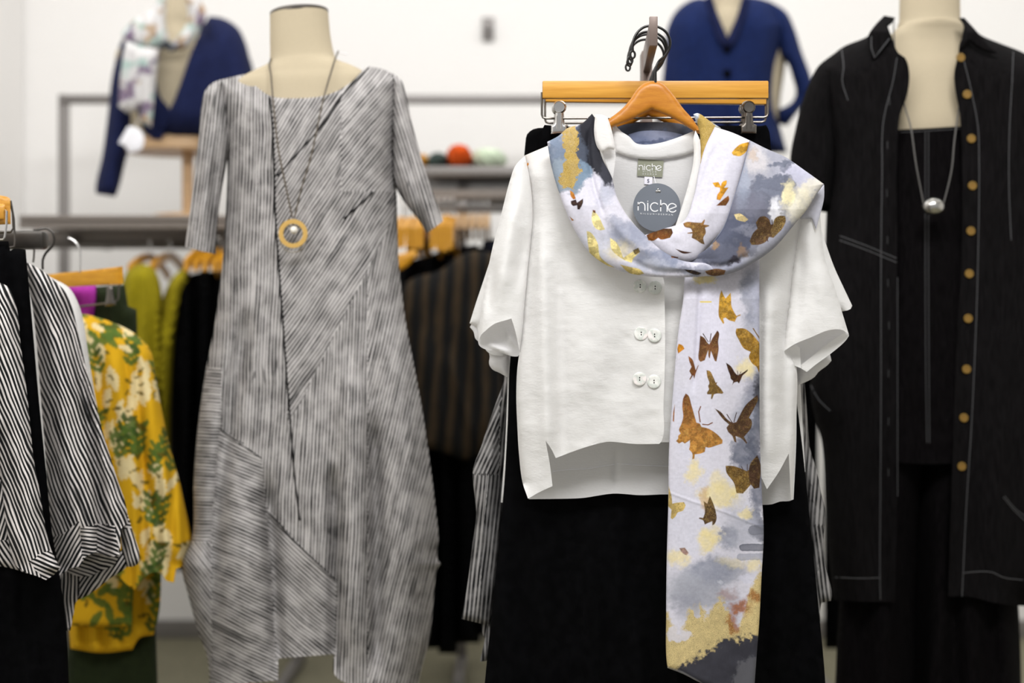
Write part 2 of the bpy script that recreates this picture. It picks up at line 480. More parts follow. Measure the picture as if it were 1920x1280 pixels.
M['black_denim'] = m_cloth('black_linen_twill', (0.0062, 0.0056, 0.006), 0.35, 0.95, (300, 300, 30), 0.3, 0.0008, spec=0.05)
M['black_inner'] = m_cloth('black_pinafore_cloth', (0.0042, 0.0036, 0.004), 0.3, 0.95, (200, 200, 40), 0.2, 0.0008, spec=0.03)
M['stitch'] = m_plain('grey_thread', (0.075, 0.075, 0.08), 0.8)
M['buttonhole'] = m_plain('charcoal_thread', (0.028, 0.028, 0.03), 0.8)
M['white_thread'] = m_plain('white_thread', (0.8, 0.8, 0.85), 0.8)
M['wood'] = m_wood('honey_wood', lin(194, 136, 44), lin(214, 158, 64))
M['wood2'] = m_wood('amber_wood', lin(172, 105, 20), lin(194, 128, 36), (30, 60, 140))
M['wood3'] = m_wood('golden_wood', lin(188, 128, 12), lin(208, 150, 26))
M['steel'] = m_plain('polished_steel', (0.62, 0.61, 0.60), 0.22, 1.0)
M['steel_dark'] = m_plain('smoked_steel', (0.17, 0.155, 0.14), 0.3, 1.0)
M['rack'] = m_plain('grey_rack_metal', lin(128, 124, 122), 0.45, 0.6)
M['rack_dark'] = m_plain('brown_grey_shelf', lin(128, 120, 114), 0.6)
M['fascia'] = m_plain('pale_grey_brown_panel', lin(150, 142, 136), 0.6)
M['bronze'] = m_plain('bronze_rod_paint', lin(112, 98, 92), 0.4, 0.3)
M['gunmetal'] = m_plain('dark_rod', lin(62, 58, 54), 0.35, 0.5, 0.4, 60)
M['hook'] = m_plain('black_hook', (0.006, 0.006, 0.006), 0.3, 0.0)
M['bust'] = m_cloth('bust_linen', lin(190, 177, 152), 0.04, 0.9, (700, 700, 700), 0.15, 0.0005)
M['pole'] = m_wood('stand_wood', lin(186, 150, 110), lin(206, 172, 132))
M['dress'] = m_stripes('woodgrain_stripe_cloth', lin(198, 194, 193), lin(18, 19, 21), 0.0060, 0.85, 0.48, 0.38, 0.6, 0.007, 0.24, 0.35)
M['jacket'] = m_stripes('black_white_stripe_cloth', lin(226, 220, 218), (0.005, 0.006, 0.007), 0.0063, 0.8, 0.62, 0.3, 0.3, 0.007, 0.2)
M['tunic'] = m_stripes('grey_stripe_cloth', lin(158, 156, 156), lin(22, 22, 24), 0.0066, 0.5, 0.55, 0.5, 0.6, 0.004, 0.3, 0.4)
M['brown'] = m_stripes('brown_stripe_cloth', lin(52, 41, 27), (0.003, 0.003, 0.003), 0.040, 0.35, 0.62, 0.4, 0.0, 0.003, 0.3)
M['scarf'] = m_print('printed_silk_scarf', 0.7, 0.05)
M['floral'] = m_print('yellow_floral_cotton', 0.85, 0.04)
M['navy'] = m_cloth('navy_knit', lin(22, 29, 64), 0.15, 0.95, (80, 80, 80), 0.4, 0.002)
M['navy2'] = m_cloth('blue_knit', lin(18, 32, 74), 0.15, 0.95, (80, 80, 80), 0.4, 0.002)
M['chart'] = m_cloth('chartreuse_cloth', lin(138, 126, 14), 0.08, 0.9)
M['purple'] = m_cloth('purple_cloth', lin(160, 48, 150), 0.1, 0.9)
M['green'] = m_cloth('dark_green_cloth', lin(30, 38, 18), 0.15, 0.95)
M['navyblack'] = m_cloth('midnight_cloth', (0.003, 0.0035, 0.007), 0.2, 0.9, spec=0.05)
M['gold'] = m_plain('brushed_gold', lin(232, 190, 110), 0.3, 0.55)
M['silver'] = m_plain('satin_silver', (0.52, 0.51, 0.49), 0.25, 1.0)
M['cord'] = m_plain('taupe_cord', lin(88, 79, 68), 0.6)
M['cord_dark'] = m_plain('grey_cord', lin(86, 84, 82), 0.55)
M['pearl'] = m_plain('pearl', lin(240, 236, 226), 0.15)
M['brass_button'] = m_plain('mustard_button', lin(128, 98, 36), 0.45)
M['label_green'] = m_cloth('grey_green_label_cloth', lin(138, 140, 124), 0.05, 0.8, (900, 900, 900), 0.1, 0.0003)
M['label_white'] = m_plain('white_label', lin(232, 230, 240), 0.7)
M['tag'] = m_plain('slate_tag_card', lin(108, 114, 124), 0.55, var=0.03)
M['ink'] = m_plain('white_print', (0.86, 0.86, 0.88), 0.6)
M['ink_dark'] = m_plain('navy_print', (0.02, 0.02, 0.08), 0.6)
M['hemline'] = m_plain('slate_blue_thread', lin(112, 118, 140), 0.7)
M['paper'] = m_plain('white_paper_tag', (0.85, 0.85, 0.9), 0.7)
M['orange'] = m_cloth('rust_wool', lin(196, 78, 22), 0.2, 0.95)
M['mint'] = m_cloth('mint_white_wool', lin(196, 210, 186), 0.15, 0.95, (30, 30, 30))
M['slate'] = m_cloth('dark_slate_wool', lin(66, 78, 74), 0.2, 0.95)
def _mop():
    t = NT('mother_of_pearl'); f = t.noise(t.obj(), 70, 2)
    c = t.mix(t.ramp(f, 0.35, 0.55), lin(238, 238, 234), lin(204, 210, 204)); c = t.mix(t.ramp(f, 0.5, 0.68), c, lin(244, 236, 234))
    return t.fin(c, 0.2, spec=0.6)
M['mop'] = _mop()
# ------------------------------------------------------------------ the room
YB = 4.76
def struct(o): o['kind'] = 'structure'; return o
struct(box('floor', (0.7, 2.1, -0.02), (4.7, 5.4, 0.04), M['carpet']))
struct(box('wall_back', (0.7, YB+0.05, 1.5), (4.7, 0.1, 3.0), M['wall']))
struct(box('wall_left', (-1.683, 2.1, 1.5), (0.1, 5.3, 3.0), M['wall']))
struct(box('wall_right', (3.05, 2.1, 1.5), (0.1, 5.3, 3.0), M['wall']))
struct(box('ceiling', (0.7, 2.1, 3.02), (4.7, 5.4, 0.04), M['ceil']))
struct(box('baseboard_back', (0.7, YB-0.008, 0.03), (4.6, 0.014, 0.06), M['base'], bev=0.003))

def px_box(x0, x1, y0, y1, Y, d): # centre and size of a box whose front face shows in these pixels at depth Y
    a, b = W(x0, y0, Y), W(x1, y1, Y)
    return ((a[0]+b[0])/2, Y+d/2, (a[2]+b[2])/2), (abs(b[0]-a[0]), d, abs(a[2]-b[2]))

# small wall fixing high on the back wall
t = thing('wall_hook', 'small grey wall fixing alone high on the white back wall', 'hook', W(915, 75, YB-0.002))
c, s = px_box(904, 926, 32, 76, YB-0.012, 0.01)
box('plate', c, s, M['rack'], t, 0.003)
lathe('knob', [(0.008, 0), (0.008, 0.018), (0.013, 0.022), (0.011, 0.032), (0.004, 0.034)], (c[0], YB-0.012, c[2]), 'y', M['rack'], t)

# ------------------------------------------------------------------ shelf rack along the back wall
def rack(label, x0, x1, yt, yr, boards, name='clothes_rack', posts=()):
    a = W(x0, 640, 4.3)
    t = thing(name, label, 'rack', (W((x0+x1)/2, 640, 4.3)[0], 4.2, 0), 'back wall racks')
    for x in posts:
        X = W(x, 0, 4.33)[0]; zt = W(0, yt, 4.33)[2]
        box('upright', (X, 4.33, zt/2), (0.028, 0.028, zt), M['rack'], t, 0.002)
        box('foot', (X, 4.12, 0.02), (0.03, 0.56, 0.03), M['rack'], t, 0.004)
    return t
R1 = rack('grey metal wall rack with long shelf behind the striped dress mannequin', 100, 1010, 178, 0, (), posts=(120, 560, 1236))
c, s = px_box(112, 1244, 177, 193, 4.31, 0.03); box('top_rail', c, s, M['rack'], R1, 0.003)
def board(parent, x0, x1, y0, y1, Y, d, mat, name='shelf_board'):
    c, s = px_box(x0, x1, y0, y1, Y, d); return box(name, c, s, mat, parent, 0.003)
board(R1, 35, 560, 403, 412, 3.75, 0.56, M['rack_dark'])
c, s = px_box(35, 560, 412, 428, 3.76, 0.02); box('shelf_lip', c, s, M['rack_dark'], R1, 0.002)
c, s = px_box(60, 560, 430, 451, 4.0, 0.02); box('rear_fascia', c, s, M['fascia'], R1, 0.002)
rl = [W(60, 459, 3.95), W(560, 459, 3.95)]; tube('hanging_rail', rl, 0.011, M['rack'], R1)
for x in (130, 545):
    p = W(x, 459, 3.95); box('rail_bracket', (p[0], 4.13, p[2]+0.02), (0.02, 0.40, 0.02), M['rack'], R1, 0.002)
R2 = rack('grey two tier rack behind the white blouse with woollens on its top shelf', 790, 1540, 318, 0, (), posts=(866, 1300, 1500))
board(R2, 790, 1515, 311, 330, 3.9, 0.39, M['rack'])
board(R2, 790, 1515, 355, 372, 3.92, 0.37, M['rack_dark'])
tube('hanging_rail', [W(790, 391, 3.95), W(1512, 391, 3.95)], 0.012, M['rack'], R2)
for x in (866, 1300):
    p = W(x, 391, 3.95); box('rail_bracket', (p[0], 4.10, p[2]+0.01), (0.02, 0.34, 0.02), M['rack'], R2, 0.002)

# folded woollens on the top shelf
zs = W(0, 311, 3.9)[2]
def woolly(x0, x1, y, Y, mat, label, name, cat):
    a, b = W(x0, y, Y), W(x1, y, Y); h = a[2]-zs; w = (b[0]-a[0])/2; cx = (a[0]+b[0])/2
    bm = bmesh.new(); bmesh.ops.create_icosphere(bm, subdivisions=4, radius=1)
    V = np.array([v.co[:] for v in bm.verts]); bm.verts.index_update(); Fc = [tuple(v.index for v in f.verts) for f in bm.faces]; bm.free()
    r = 1+0.22*(fbm(V[:, 0]*2.5+cx*9, V[:, 1]*2.5+V[:, 2]*3, 3)-0.5)+0.05*np.sin(V[:, 0]*14+V[:, 2]*9)
    z = np.sign(V[:, 2])*np.abs(V[:, 2])**0.8
    V = np.c_[V[:, 0]*r*w+cx, V[:, 1]*r*0.09+Y, zs+h/2+np.clip(z*r, -1, 1.1)*h/2]
    tag(link(name, V, Fc, mat, sharp=80), label, cat, 'woollens on the top shelf')
woolly(838, 886, 272, 4.0, M['orange'], 'rust orange knitted hat on the grey top shelf', 'knitted_hat', 'hat')
woolly(803, 842, 288, 4.02, M['slate'], 'dark slate folded woollen left of the orange hat on the shelf', 'folded_scarf', 'scarf')
woolly(882, 950, 279, 4.03, M['mint'], 'pale mint and white folded scarf right of the orange hat', 'folded_scarf', 'scarf')
woolly(784, 806, 290, 4.05, M['wood'], 'small tan folded woollen at the end of the top shelf beside the striped sleeve', 'folded_scarf', 'scarf')

# ------------------------------------------------------------------ clothes hanging edge-on on the back racks
def edge_hanger(x, yt, yb, Y, group, label, mat, rail_y, tilt=0.0, L=0.42):
    w = 0.0125; p = W(x, (yt+yb)/2, Y); h = abs(W(x, yt, Y)[2]-W(x, yb, Y)[2])
    t = thing('wooden_hanger', label, 'hanger', (p[0], p[1], p[2]), group)
    n = 14; V = []; Fc = []
    for i in range(n):                              # shoulders of the hanger run away from the viewer, the middle humps up
        s_ = i/(n-1)*2-1; dz = 0.045*(1-abs(s_)**1.6); hh = h*(0.55+0.45*(1-abs(s_)**2)) if i else h
        for sx, sz in ((-1, 1), (1, 1), (1, -1), (-1, -1)):
            V.append((p[0]+sx*w/2+s_*tilt, p[1]+s_*L/2+L/2, p[2]+sz*h/2*0.98+dz))
    for i in range(n-1):
        for k in range(4):
            l = (k+1) % 4; Fc.append((i*4+k, i*4+l, i*4+4+l, i*4+4+k))
    Fc += [(3, 2, 1, 0), tuple(4*n-4+k for k in range(4))]
    link('shoulder_bar', V, Fc, mat, t, sharp=40)
    zr = W(0, rail_y, 3.95)[2]; top = p[2]+h/2+0.04; yc = p[1]+L/2
    a = np.linspace(-0.2, math.pi*1.05, 12)
    hk = [(p[0], yc, top), (p[0], yc, zr-0.02)]+[(p[0], yc-0.022+0.022*math.cos(q), zr+0.006+0.014*math.sin(q)) for q in a]
    tube('hook', hk, 0.0019, M['steel'], t, sides=6)
    return t
def hung(name, label, cat, pts, Y, mat, depth=0.2, R=26, group=None, fold=None, sp=10):
    s_ = Sheet(pts, Y+depth, sp, depth*0.9, R, open=(), fold=fold, back=depth*0.9, ang=70)
    o = s_.build(name, mat); tag(o, label, cat, group); return s_
ORD = ('leftmost', 'second from the left', 'third from the left', 'fourth from the left', 'rightmost')
g = 'hangers seen end-on at the right of the dress'
for i, x in enumerate((743, 754, 765, 777, 788)):
    edge_hanger(x, 425+i % 2*2, 466-i % 3, 3.62, g, 'honey wood hanger end right of the striped dress, %s of five' % ORD[i], M['wood3'], 391)
for i, x in enumerate((811, 822, 833, 844)):
    edge_hanger(x, 421+i % 2*3, 467+i % 3*2, 3.62, 'hangers seen end-on below the striped sleeve tip', 'honey wood hanger end below the right striped sleeve, %s of four' % ORD[i if i < 3 else 4], M['wood3'], 391)
for i, x in enumerate((858, 871, 885, 899, 912)):
    edge_hanger(x, 419, 429, 3.72, 'pale hangers near the white sleeve', 'pale wood hanger end beside the white blouse sleeve, %s of five' % ORD[i], M['pole'], 391)
for x, xx in ((349, 0), (366, 1), (383, 2), (402, 3), (416, 4)):
    edge_hanger(x, 487+xx % 2*3, 508, 3.62, 'hangers seen end-on at the left of the dress', 'honey wood hanger end over the black clothes, %s of five' % ORD[xx], M['wood3'], 459)
edge_hanger(243, 497, 512, 3.7, 'hangers over the chartreuse shirts', 'honey wood hanger end over the left edge of the wide chartreuse shirt', M['wood3'], 459)
edge_hanger(284, 495, 512, 3.72, 'hangers over the chartreuse shirts', 'honey wood hanger end over the right edge of the wide chartreuse shirt', M['wood3'], 459)
t = thing('slanted_hanger', 'tilted honey wood hanger arm poking out low beside the striped dress', 'hanger', W(758, 490, 3.6))
q = Sheet([(744, 478), (776, 468), (785, 476), (770, 492), (752, 506), (742, 506)], 3.6, 5, 0.004, 8, back=0.006)
q.build('shoulder_bar', M['wood3'], t)
tube('hook', [W(760, 474, 3.606), W(760, 420, 3.7), W(760, 398, 3.93), W(760, 386, 3.95), W(762, 385, 3.965)], 0.0019, M['steel'], t, smooth_step=0.01, sides=6)

fd = Folds(fns=[drape(0.02, 30, 490, 700, 0, 3)])
hung('chartreuse_shirt', 'wide chartreuse shirt hanging left of the other one, behind the dark green trousers', 'shirt', [(236, 512), (262, 495), (287, 502), (301, 534), (305, 640), (303, 760), (300, 960), (242, 960), (238, 700)], 3.55, M['chart'], 0.10, 24, 'chartreuse shirts', fd)
hung('chartreuse_shirt', 'narrow chartreuse shirt next to the black clothes left of the striped dress', 'shirt', [(301, 575), (322, 522), (343, 502), (353, 512), (343, 560), (330, 620), (322, 720), (320, 960), (304, 960)], 3.56, M['chart'], 0.10, 18, 'chartreuse shirts', fd)
for i, (x0, x1, y0, y1) in enumerate(((328, 362, 515, 1050), (366, 398, 508, 1080), (404, 440, 512, 1190))):
    hung('black_garment', ('black garment right beside the chartreuse shirts on the back rack', 'middle one of the three black garments left of the striped dress', 'black garment nearest to the striped dress, on its left')[i], 'garment',
         [(x0+10, y0), (x1-8, y0-6), (x1, y0+50), (x1+2, 800), (x1, y1), (x0-2, y1), (x0-2, 800), (x0, y0+60)], 3.58, M['black'], 0.11, 18, 'black garments left of the dress', fd)
for i, (x0, x1, y0, y1, mt, lb) in enumerate((
        (742, 790, 490, 1150, 'black', 'black garment half hidden by the right edge of the striped dress'),
        (786, 828, 482, 1215, 'black', 'long black garment under the row of wooden hangers, behind the brown striped dress'),
        (822, 862, 476, 1225, 'black', 'long black garment in the middle of the gap between the two dresses, behind brown stripes'),
        (856, 905, 462, 1205, 'black', 'long black garment whose hem shows left of the grey striped tunic sleeve'),
        (898, 960, 450, 1190, 'navyblack', 'midnight blue garment behind the left sleeve of the white blouse'))):
    hung('dark_garment', lb, 'garment', [(x0+8, y0), (x1-10, y0-4), (x1-5, y0+60), (x1-4, 850), (x1-5, y1), (x0, y1), (x0-1, 850), (x0, y0+60)], 3.66, M[mt], 0.11, 18, 'dark garments right of the dress', fd)
for i, (x0, x1, y0, y1, lb) in enumerate(((1470, 1538, 620, 1208, 'long black garment added to darken the gap right of the front black trousers'), (1546, 1600, 600, 1216, 'long black garment added to darken the gap behind the left trouser leg of the black outfit'))):
    hung('dark_garment', lb, 'garment', [(x0+8, y0), (x1-10, y0-4), (x1-4, y0+60), (x1-4, 850), (x1-4, y1), (x0, y1), (x0-1, 850), (x0, y0+60)], 3.66, M['black'], 0.11, 24, 'dark garments right of the trousers', fd)  # both added so the gap shows dark instead of bright wall
hung('black_backing', 'wide black coat added to darken the gaps between garments right of the striped dress', 'backing', [(735, 500), (800, 478), (850, 466), (935, 470), (965, 520), (965, 800), (960, 1180), (780, 1196), (735, 1190), (735, 800)], 4.06, M['black'], 0.03, 30)  # black sheet added so gaps between the hung clothes stay dark
hung('black_backing', 'wide black coat added to darken the gaps between garments left of the striped dress', 'backing', [(322, 560), (345, 520), (430, 512), (470, 540), (470, 1060), (330, 1070), (318, 800)], 4.06, M['black'], 0.03, 30)  # same added dark sheet behind the left row
q = Sheet([(752, 545), (775, 520), (815, 510), (835, 500), (862, 478), (905, 470), (935, 480), (940, 700), (935, 800), (905, 848), (872, 862), (838, 850), (800, 838), (790, 780), (765, 650)], 3.6, 9, 0.03, 50,
          fold=Folds([(((835, 640), (900, 860)), 12, -0.02), (((880, 560), (915, 850)), 12, -0.02), (((790, 600), (840, 840)), 14, -0.015)]), thick=0.01)
tag(q.build('striped_frock', M['brown'], angle=lambda x, y: np.full(len(x), 86.0), warp=lambda x, y: 0.02*(y-500)/600*(x-750)/150), 'brown and black vertically striped frock hanging on the back rack', 'frock')

# ------------------------------------------------------------------ dress forms
def bust(label, cx, Yc, rings, pole_px, floor_z, name='dress_form', rim=None, cap=None, shear=0.0):
    z0 = W(0, rings[-1][0], Yc)[2]
    t = thing(name, label, 'mannequin', (W(cx, 0, Yc)[0], Yc, floor_z))
    k = Yc/F
    rr = [(W(cx+r[3] if len(r) > 3 else cx, 0, Yc)[0], Yc, W(0, r[0], Yc)[2], r[1]*k, r[2]) for r in rings]
    o = loft('torso', rr, M['bust'], t, 48, 6, 2.2)
    if shear:
        zc = W(0, rings[6][0], Yc)[2]
        for v in o.data.vertices:
            z = v.co.z+floor_z
            v.co.z += shear*v.co.x*float(sstep(zc-0.02, zc+0.06, z))
    X = W(pole_px, 0, Yc)[0]
    lathe('stand_pole', [(0.016, 0), (0.016, z0-floor_z+0.01)], (X, Yc, floor_z), 'z', M['pole'], t)
    lathe('stand_base', [(0.145, 0), (0.145, 0.008), (0.13, 0.016), (0.03, 0.022), (0.02, 0.05)] if floor_z < 0.1 else [(0.1, 0), (0.1, 0.012), (0.09, 0.02), (0.02, 0.026)], (X, Yc, floor_z), 'z', M['pole'], t, 32)
    if rim:
        a = W(0, rim[0], Yc)[2]; b = W(0, rim[1], Yc)[2]; r = rim[2]*k
        V = lathe('torso_rim', [(r*0.97, b), (r, b+0.004), (r, a-0.004), (r*0.97, a)], (W(cx, 0, Yc)[0], Yc, 0), 'z', M['pole'], t, 40)
        V.data.transform(__import__('mathutils').Matrix.Diagonal((1, 0.75, 1, 1)))
    return t
zsh = W(0, 403, 3.75)[2]+0.0
B1 = bust('cream linen bust form on the back shelf wearing the navy jacket and scarf', 330, 3.98,
          [(-70, 30, .05), (0, 33, .05), (45, 36, .052), (66, 52, .06), (84, 95, .07), (105, 112, .085), (150, 108, .10), (205, 98, .10), (268, 96, .09)], 352, W(0, 403, 3.75)[2], rim=(264, 287, 98))
B2 = bust('cream bust form on the back rack wearing the royal blue cardigan', 1366, 3.98,
          [(-70, 28, .05), (0, 30, .05), (20, 34, .052), (34, 50, .06), (50, 90, .07), (70, 108, .085), (120, 106, .10), (190, 96, .10), (262, 92, .09)], 1366, W(0, 311, 3.9)[2], rim=(258, 272, 90))

# navy jacket on the back left form
t = thing('navy_jacket', 'navy blue long sleeved jacket open over the cream bust on the back shelf', 'jacket', W(330, 262, 3.9))
fs = Folds(fns=[drape(0.012, 60, 60, 250, 0, 2)])
jr = Sheet([(376, 58), (392, 30), (418, 34), (446, 52), (462, 84), (472, 130), (485, 200), (500, 330), (470, 345), (455, 270), (430, 262), (370, 264), (318, 262), (300, 262), (310, 215), (318, 205), (335, 165), (356, 105)], 3.96, 7, 0.13, 60, open=(12, 13, 14, 15, 16, 17), fold=fs)
jr.build('front_panel', M['navy'], t)
jl = Sheet([(240, 62), (300, 60), (292, 110), (300, 180), (318, 206), (310, 240), (302, 262), (268, 258), (256, 235), (236, 180)], 3.96, 7, 0.12, 60, open=(1, 2, 3, 4, 5, 6), fold=fs)
jl.build('front_panel', M['navy'], t)
js = Sheet([(240, 62), (230, 72), (220, 100), (209, 150), (202, 215), (192, 290), (179, 358), (180, 363), (216, 369), (222, 355), (236, 300), (246, 268), (262, 235), (262, 160), (262, 100)], 3.95, 7, 0.05, 26, back=0.05, fold=fs)
js.build('sleeve', M['navy'], t)
Sheet([(240, 66), (400, 40), (465, 100), (480, 262), (262, 258), (240, 160)], 4.05, 12, 0, thick=0.004).build('back_panel', M['navy'], t)
for (x, y) in ((305, 238),): lathe('button', [(0.009, 0), (0.009, 0.003), (0.006, 0.004)], jr.at([x], [y], 0.001)[0], 'y', M['black'], t)

def mauve(x, y):
    b = np.tile(lin(214, 212, 212), (len(x), 1)); n1 = fbm(x*0.045, y*0.045, 1); n2 = fbm(x*0.05, y*0.05, 7); n3 = fbm(x*0.06, y*0.06, 21)
    for n, c_, th in ((n1, lin(120, 100, 128), 0.55), (n2, lin(176, 146, 110), 0.6), (n3, lin(172, 196, 190), 0.58)):
        m = sstep(th, th+0.08, n)[:, None]*0.9; b = b*(1-m)+np.array(c_)*m
    m = (sstep(38, 5, np.hypot(x-315, (y-86)*1.8))*0.85)[:, None]; b = b*(1-m)+np.array(lin(52, 44, 66))*m
    return b
t = thing('patterned_scarf', 'white and mauve patterned scarf looped on the back left bust over the navy jacket', 'scarf', W(260, 238, 3.78))
for nm, pts, Y in (('scarf_fold', [(228, 62), (250, 38), (290, 10), (300, -10), (314, -10), (310, 40), (318, 80), (300, 96), (262, 92), (236, 82)], 3.84),
                   ('scarf_fold', [(346, -10), (372, -10), (386, 28), (372, 62), (348, 90), (318, 98), (304, 88), (330, 72), (352, 36)], 3.84),
                   ('hanging_end', [(236, 76), (268, 88), (298, 92), (292, 150), (288, 200), (284, 238), (264, 230), (260, 205), (240, 213), (222, 200), (225, 150), (230, 110)], 3.80)):
    Sheet(pts, Y, 4, 0.03, 25, fold=Folds(fns=[drape(0.006, 22, -20, 60, 0, 4)]), thick=0.004).build(nm, M['scarf'], t, print_fn=mauve)
t = thing('price_tag', 'white paper tag hanging at the cuff end of the patterned scarf', 'tag', W(246, 285, 3.78))
Sheet([(222, 268), (240, 237), (258, 240), (268, 252), (270, 268), (262, 282), (242, 286), (234, 274)], 3.785, 6, 0.004, 10, thick=0.003).build('card', M['paper'], t)
tube('string', [W(250, 240, 3.786), W(262, 222, 3.786)], 0.001, M['white_thread'], t, sides=5)

# blue cardigan on the back right form
t = thing('blue_cardigan', 'royal blue buttoned cardigan on the bust behind the trouser hanger', 'cardigan', W(1360, 286, 3.9))
fs = Folds([(((1470, 40), (1440, 200)), 18, 0.02), (((1290, 60), (1300, 280)), 16, 0.012)], [drape(0.008, 50, 40, 250, 0, 6)])
cb = Sheet([(1336, 2), (1310, -4), (1276, 12), (1256, 40), (1250, 100), (1248, 200), (1248, 286), (1360, 290), (1476, 286), (1462, 235), (1452, 190), (1462, 120), (1474, 40), (1440, 2), (1396, -8), (1380, 34), (1364, 70), (1350, 36)], 3.96, 6, 0.13, 60, open=(14, 15, 16, 17), fold=fs)
cb.build('body', M['navy2'], t)
Sheet([(1440, 0), (1474, 22), (1490, 54), (1504, 98), (1520, 142), (1524, 160), (1514, 188), (1494, 212), (1476, 236), (1460, 232), (1458, 206), (1484, 192), (1492, 176), (1486, 146), (1474, 116), (1462, 108), (1452, 60)], 3.94, 5, 0.05, 20, back=0.05, fold=fs).build('sleeve', M['navy2'], t)
Sheet([(1268, 20), (1252, 50), (1246, 110), (1240, 170), (1234, 230), (1256, 236), (1270, 150), (1280, 60)], 3.94, 5, 0.05, 20, back=0.05).build('sleeve', M['navy2'], t)
for sg in (-1, 1):
    Sheet([(1364+sg*30, -10), (1364+sg*16, 34), (1364+sg*1, 74), (1364+sg*0, 88), (1364+sg*12, 84), (1364+sg*28, 50), (1364+sg*44, -2)], 3.822, 5, 0.006, 8, thick=0.004).build('collar_band', M['navy'], t)
for y in (92, 138, 184, 230, 270): lathe('button', [(0.011, 0), (0.011, 0.004), (0.007, 0.005)], cb.at([1363], [y], 0.001)[0], 'y', M['black'], t)

# ------------------------------------------------------------------ right dress form: black outfit
B3 = bust('cream linen dress form wearing the open black shirt and jumpsuit', 1743, 2.80,
          [(-45, 52, .055), (0, 54, .056), (40, 55, .058), (52, 60, .062), (66, 74, .058), (84, 96, .058), (108, 130, .066), (150, 150, .085), (240, 135, .108), (330, 118, .095), (450, 100, .08), (620, 100, .075), (720, 100, .07)], 1743, 0.0)
a = np.linspace(0, 2*math.pi, 33)[:-1]; zc = W(0, 46, 2.80)[2]; X = W(1743, 0, 2.8)[0]
tube('neck_seam', [(X+0.0585*math.cos(q), 2.80+0.0600*math.sin(q), zc-0.004*math.cos(q+1.57)) for q in a], 0.0028, M['bust'], B3, closed=True)
t = thing('black_jumpsuit', 'black square necked jumpsuit with grey topstitching worn under the open shirt', 'jumpsuit', W(1743, 1500, 2.76))
bod = Sheet([(1640, 246), (1684, 243), (1743, 240), (1803, 237), (1850, 240), (1868, 330), (1872, 500), (1884, 700), (1886, 860), (1743, 870), (1612, 860), (1616, 700), (1630, 500), (1632, 330)], 2.79, 10, 0.115, 90, open=(0, 1, 2, 3, 8, 9, 10), fold=Folds([(((1742, 720), (1735, 880)), 25, 0.02)]), back=0.11)
bod.build('bodice', M['black_inner'], t)
for li, (pts, sd) in enumerate((([(1612, 840), (1745, 840), (1730, 950), (1724, 1100), (1724, 1480), (1560, 1480), (1566, 1280), (1580, 1050)], 3), ([(1735, 840), (1886, 840), (1900, 1000), (1913, 1200), (1916, 1480), (1706, 1480), (1706, 1100), (1716, 950)], 5))):
    Sheet(pts, 2.79+0.006*li, 10, 0.10, 70, open=(0, 4), back=0.1, fold=Folds(fns=[drape(0.012, 70, 900, 1200, 0, sd)])).build('trouser_leg', M['black_inner'], t)

def seams(name, lines, sh, r, mat, parent, off=0.0006, step=14, dash=False):
    for pts in lines:
        q, _ = spline(pts, step, False)
        tube(name, sh.at(q[:, 0], q[:, 1], off), r, mat, parent, sides=5)
seams('stitching', [[(1735, 247), (1735, 500), (1736, 700), (1738, 830)], [(1741, 247), (1741, 500), (1742, 700), (1743, 830)], [(1688, 248), (1743, 245), (1801, 241)]], bod, 0.0006, M['stitch'], t)

t = thing('black_shirt', 'long black short sleeved shirt jacket hanging open with mustard buttons', 'shirt', W(1743, 1130, 2.70))
fl = Folds([(((1600, 200), (1595, 600)), 22, 0.008), (((1620, 560), (1600, 1100)), 26, -0.010), (((1560, 500), (1580, 900)), 24, -0.008)], [drape(0.007, 90, 450, 1000, 0, 8)])
L = Sheet([(1660, 36), (1673, 71), (1684, 99), (1697, 108), (1705, 135), (1701, 178), (1688, 214), (1684, 245), (1682, 480), (1682, 800), (1682, 960), (1678, 1128), (1620, 1128), (1562, 1124), (1556, 1060), (1548, 950), (1541, 830), (1520, 740), (1538, 600), (1547, 470), (1550, 395), (1560, 300), (1550, 200), (1540, 125), (1577, 90), (1630, 66)], 2.76, 9, 0.095, 75, open=tuple(range(0, 13)), fold=fl, back=None, thick=0.003)
L.build('front_panel', M['black_denim'], t)
fr = Folds([(((1880, 300), (1872, 700)), 26, 0.008), (((1890, 700), (1860, 1100)), 28, -0.010)], [drape(0.007, 90, 450, 1000, 0, 12)])
Rp = Sheet([(1810, 40), (1797, 101), (1789, 139), (1793, 180), (1799, 208), (1802, 246), (1803, 480), (1795, 620), (1788, 800), (1783, 960), (1778, 1118), (1815, 1118), (1866, 1130), (1925, 1136), (2010, 1136), (2000, 900), (1985, 600), (1965, 300), (1960, 125), (1920, 99), (1870, 79), (1840, 66)], 2.76, 9, 0.095, 75, open=tuple(range(0, 13)), fold=fr, thick=0.003)
Rp.build('front_panel', M['black_denim'], t)
Sheet([(1640, 72), (1848, 76), (1920, 106), (1955, 128), (1990, 600), (2005, 1136), (1575, 1125), (1560, 900), (1566, 700), (1572, 400), (1560, 130)], 2.93, 20, 0, thick=0.003).build('back_panel', M['black_denim'], t)
SL = Sheet([(1582, 88), (1556, 106), (1535, 123), (1516, 158), (1503, 195), (1492, 240), (1482, 292), (1484, 330), (1500, 372), (1548, 398), (1566, 392), (1574, 300), (1580, 200), (1586, 140)], 2.765, 8, 0.055, 40, open=(7, 8), fold=Folds([(((1560, 140), (1525, 340)), 16, 0.006)]), back=0.05)
SL.build('sleeve', M['black_denim'], t)
Sheet([(1898, 92), (1930, 104), (1975, 140), (2000, 220), (2010, 300), (2000, 380), (1940, 400), (1905, 380), (1896, 250)], 2.765, 10, 0.055, 40, back=0.05).build('sleeve', M['black_denim'], t)
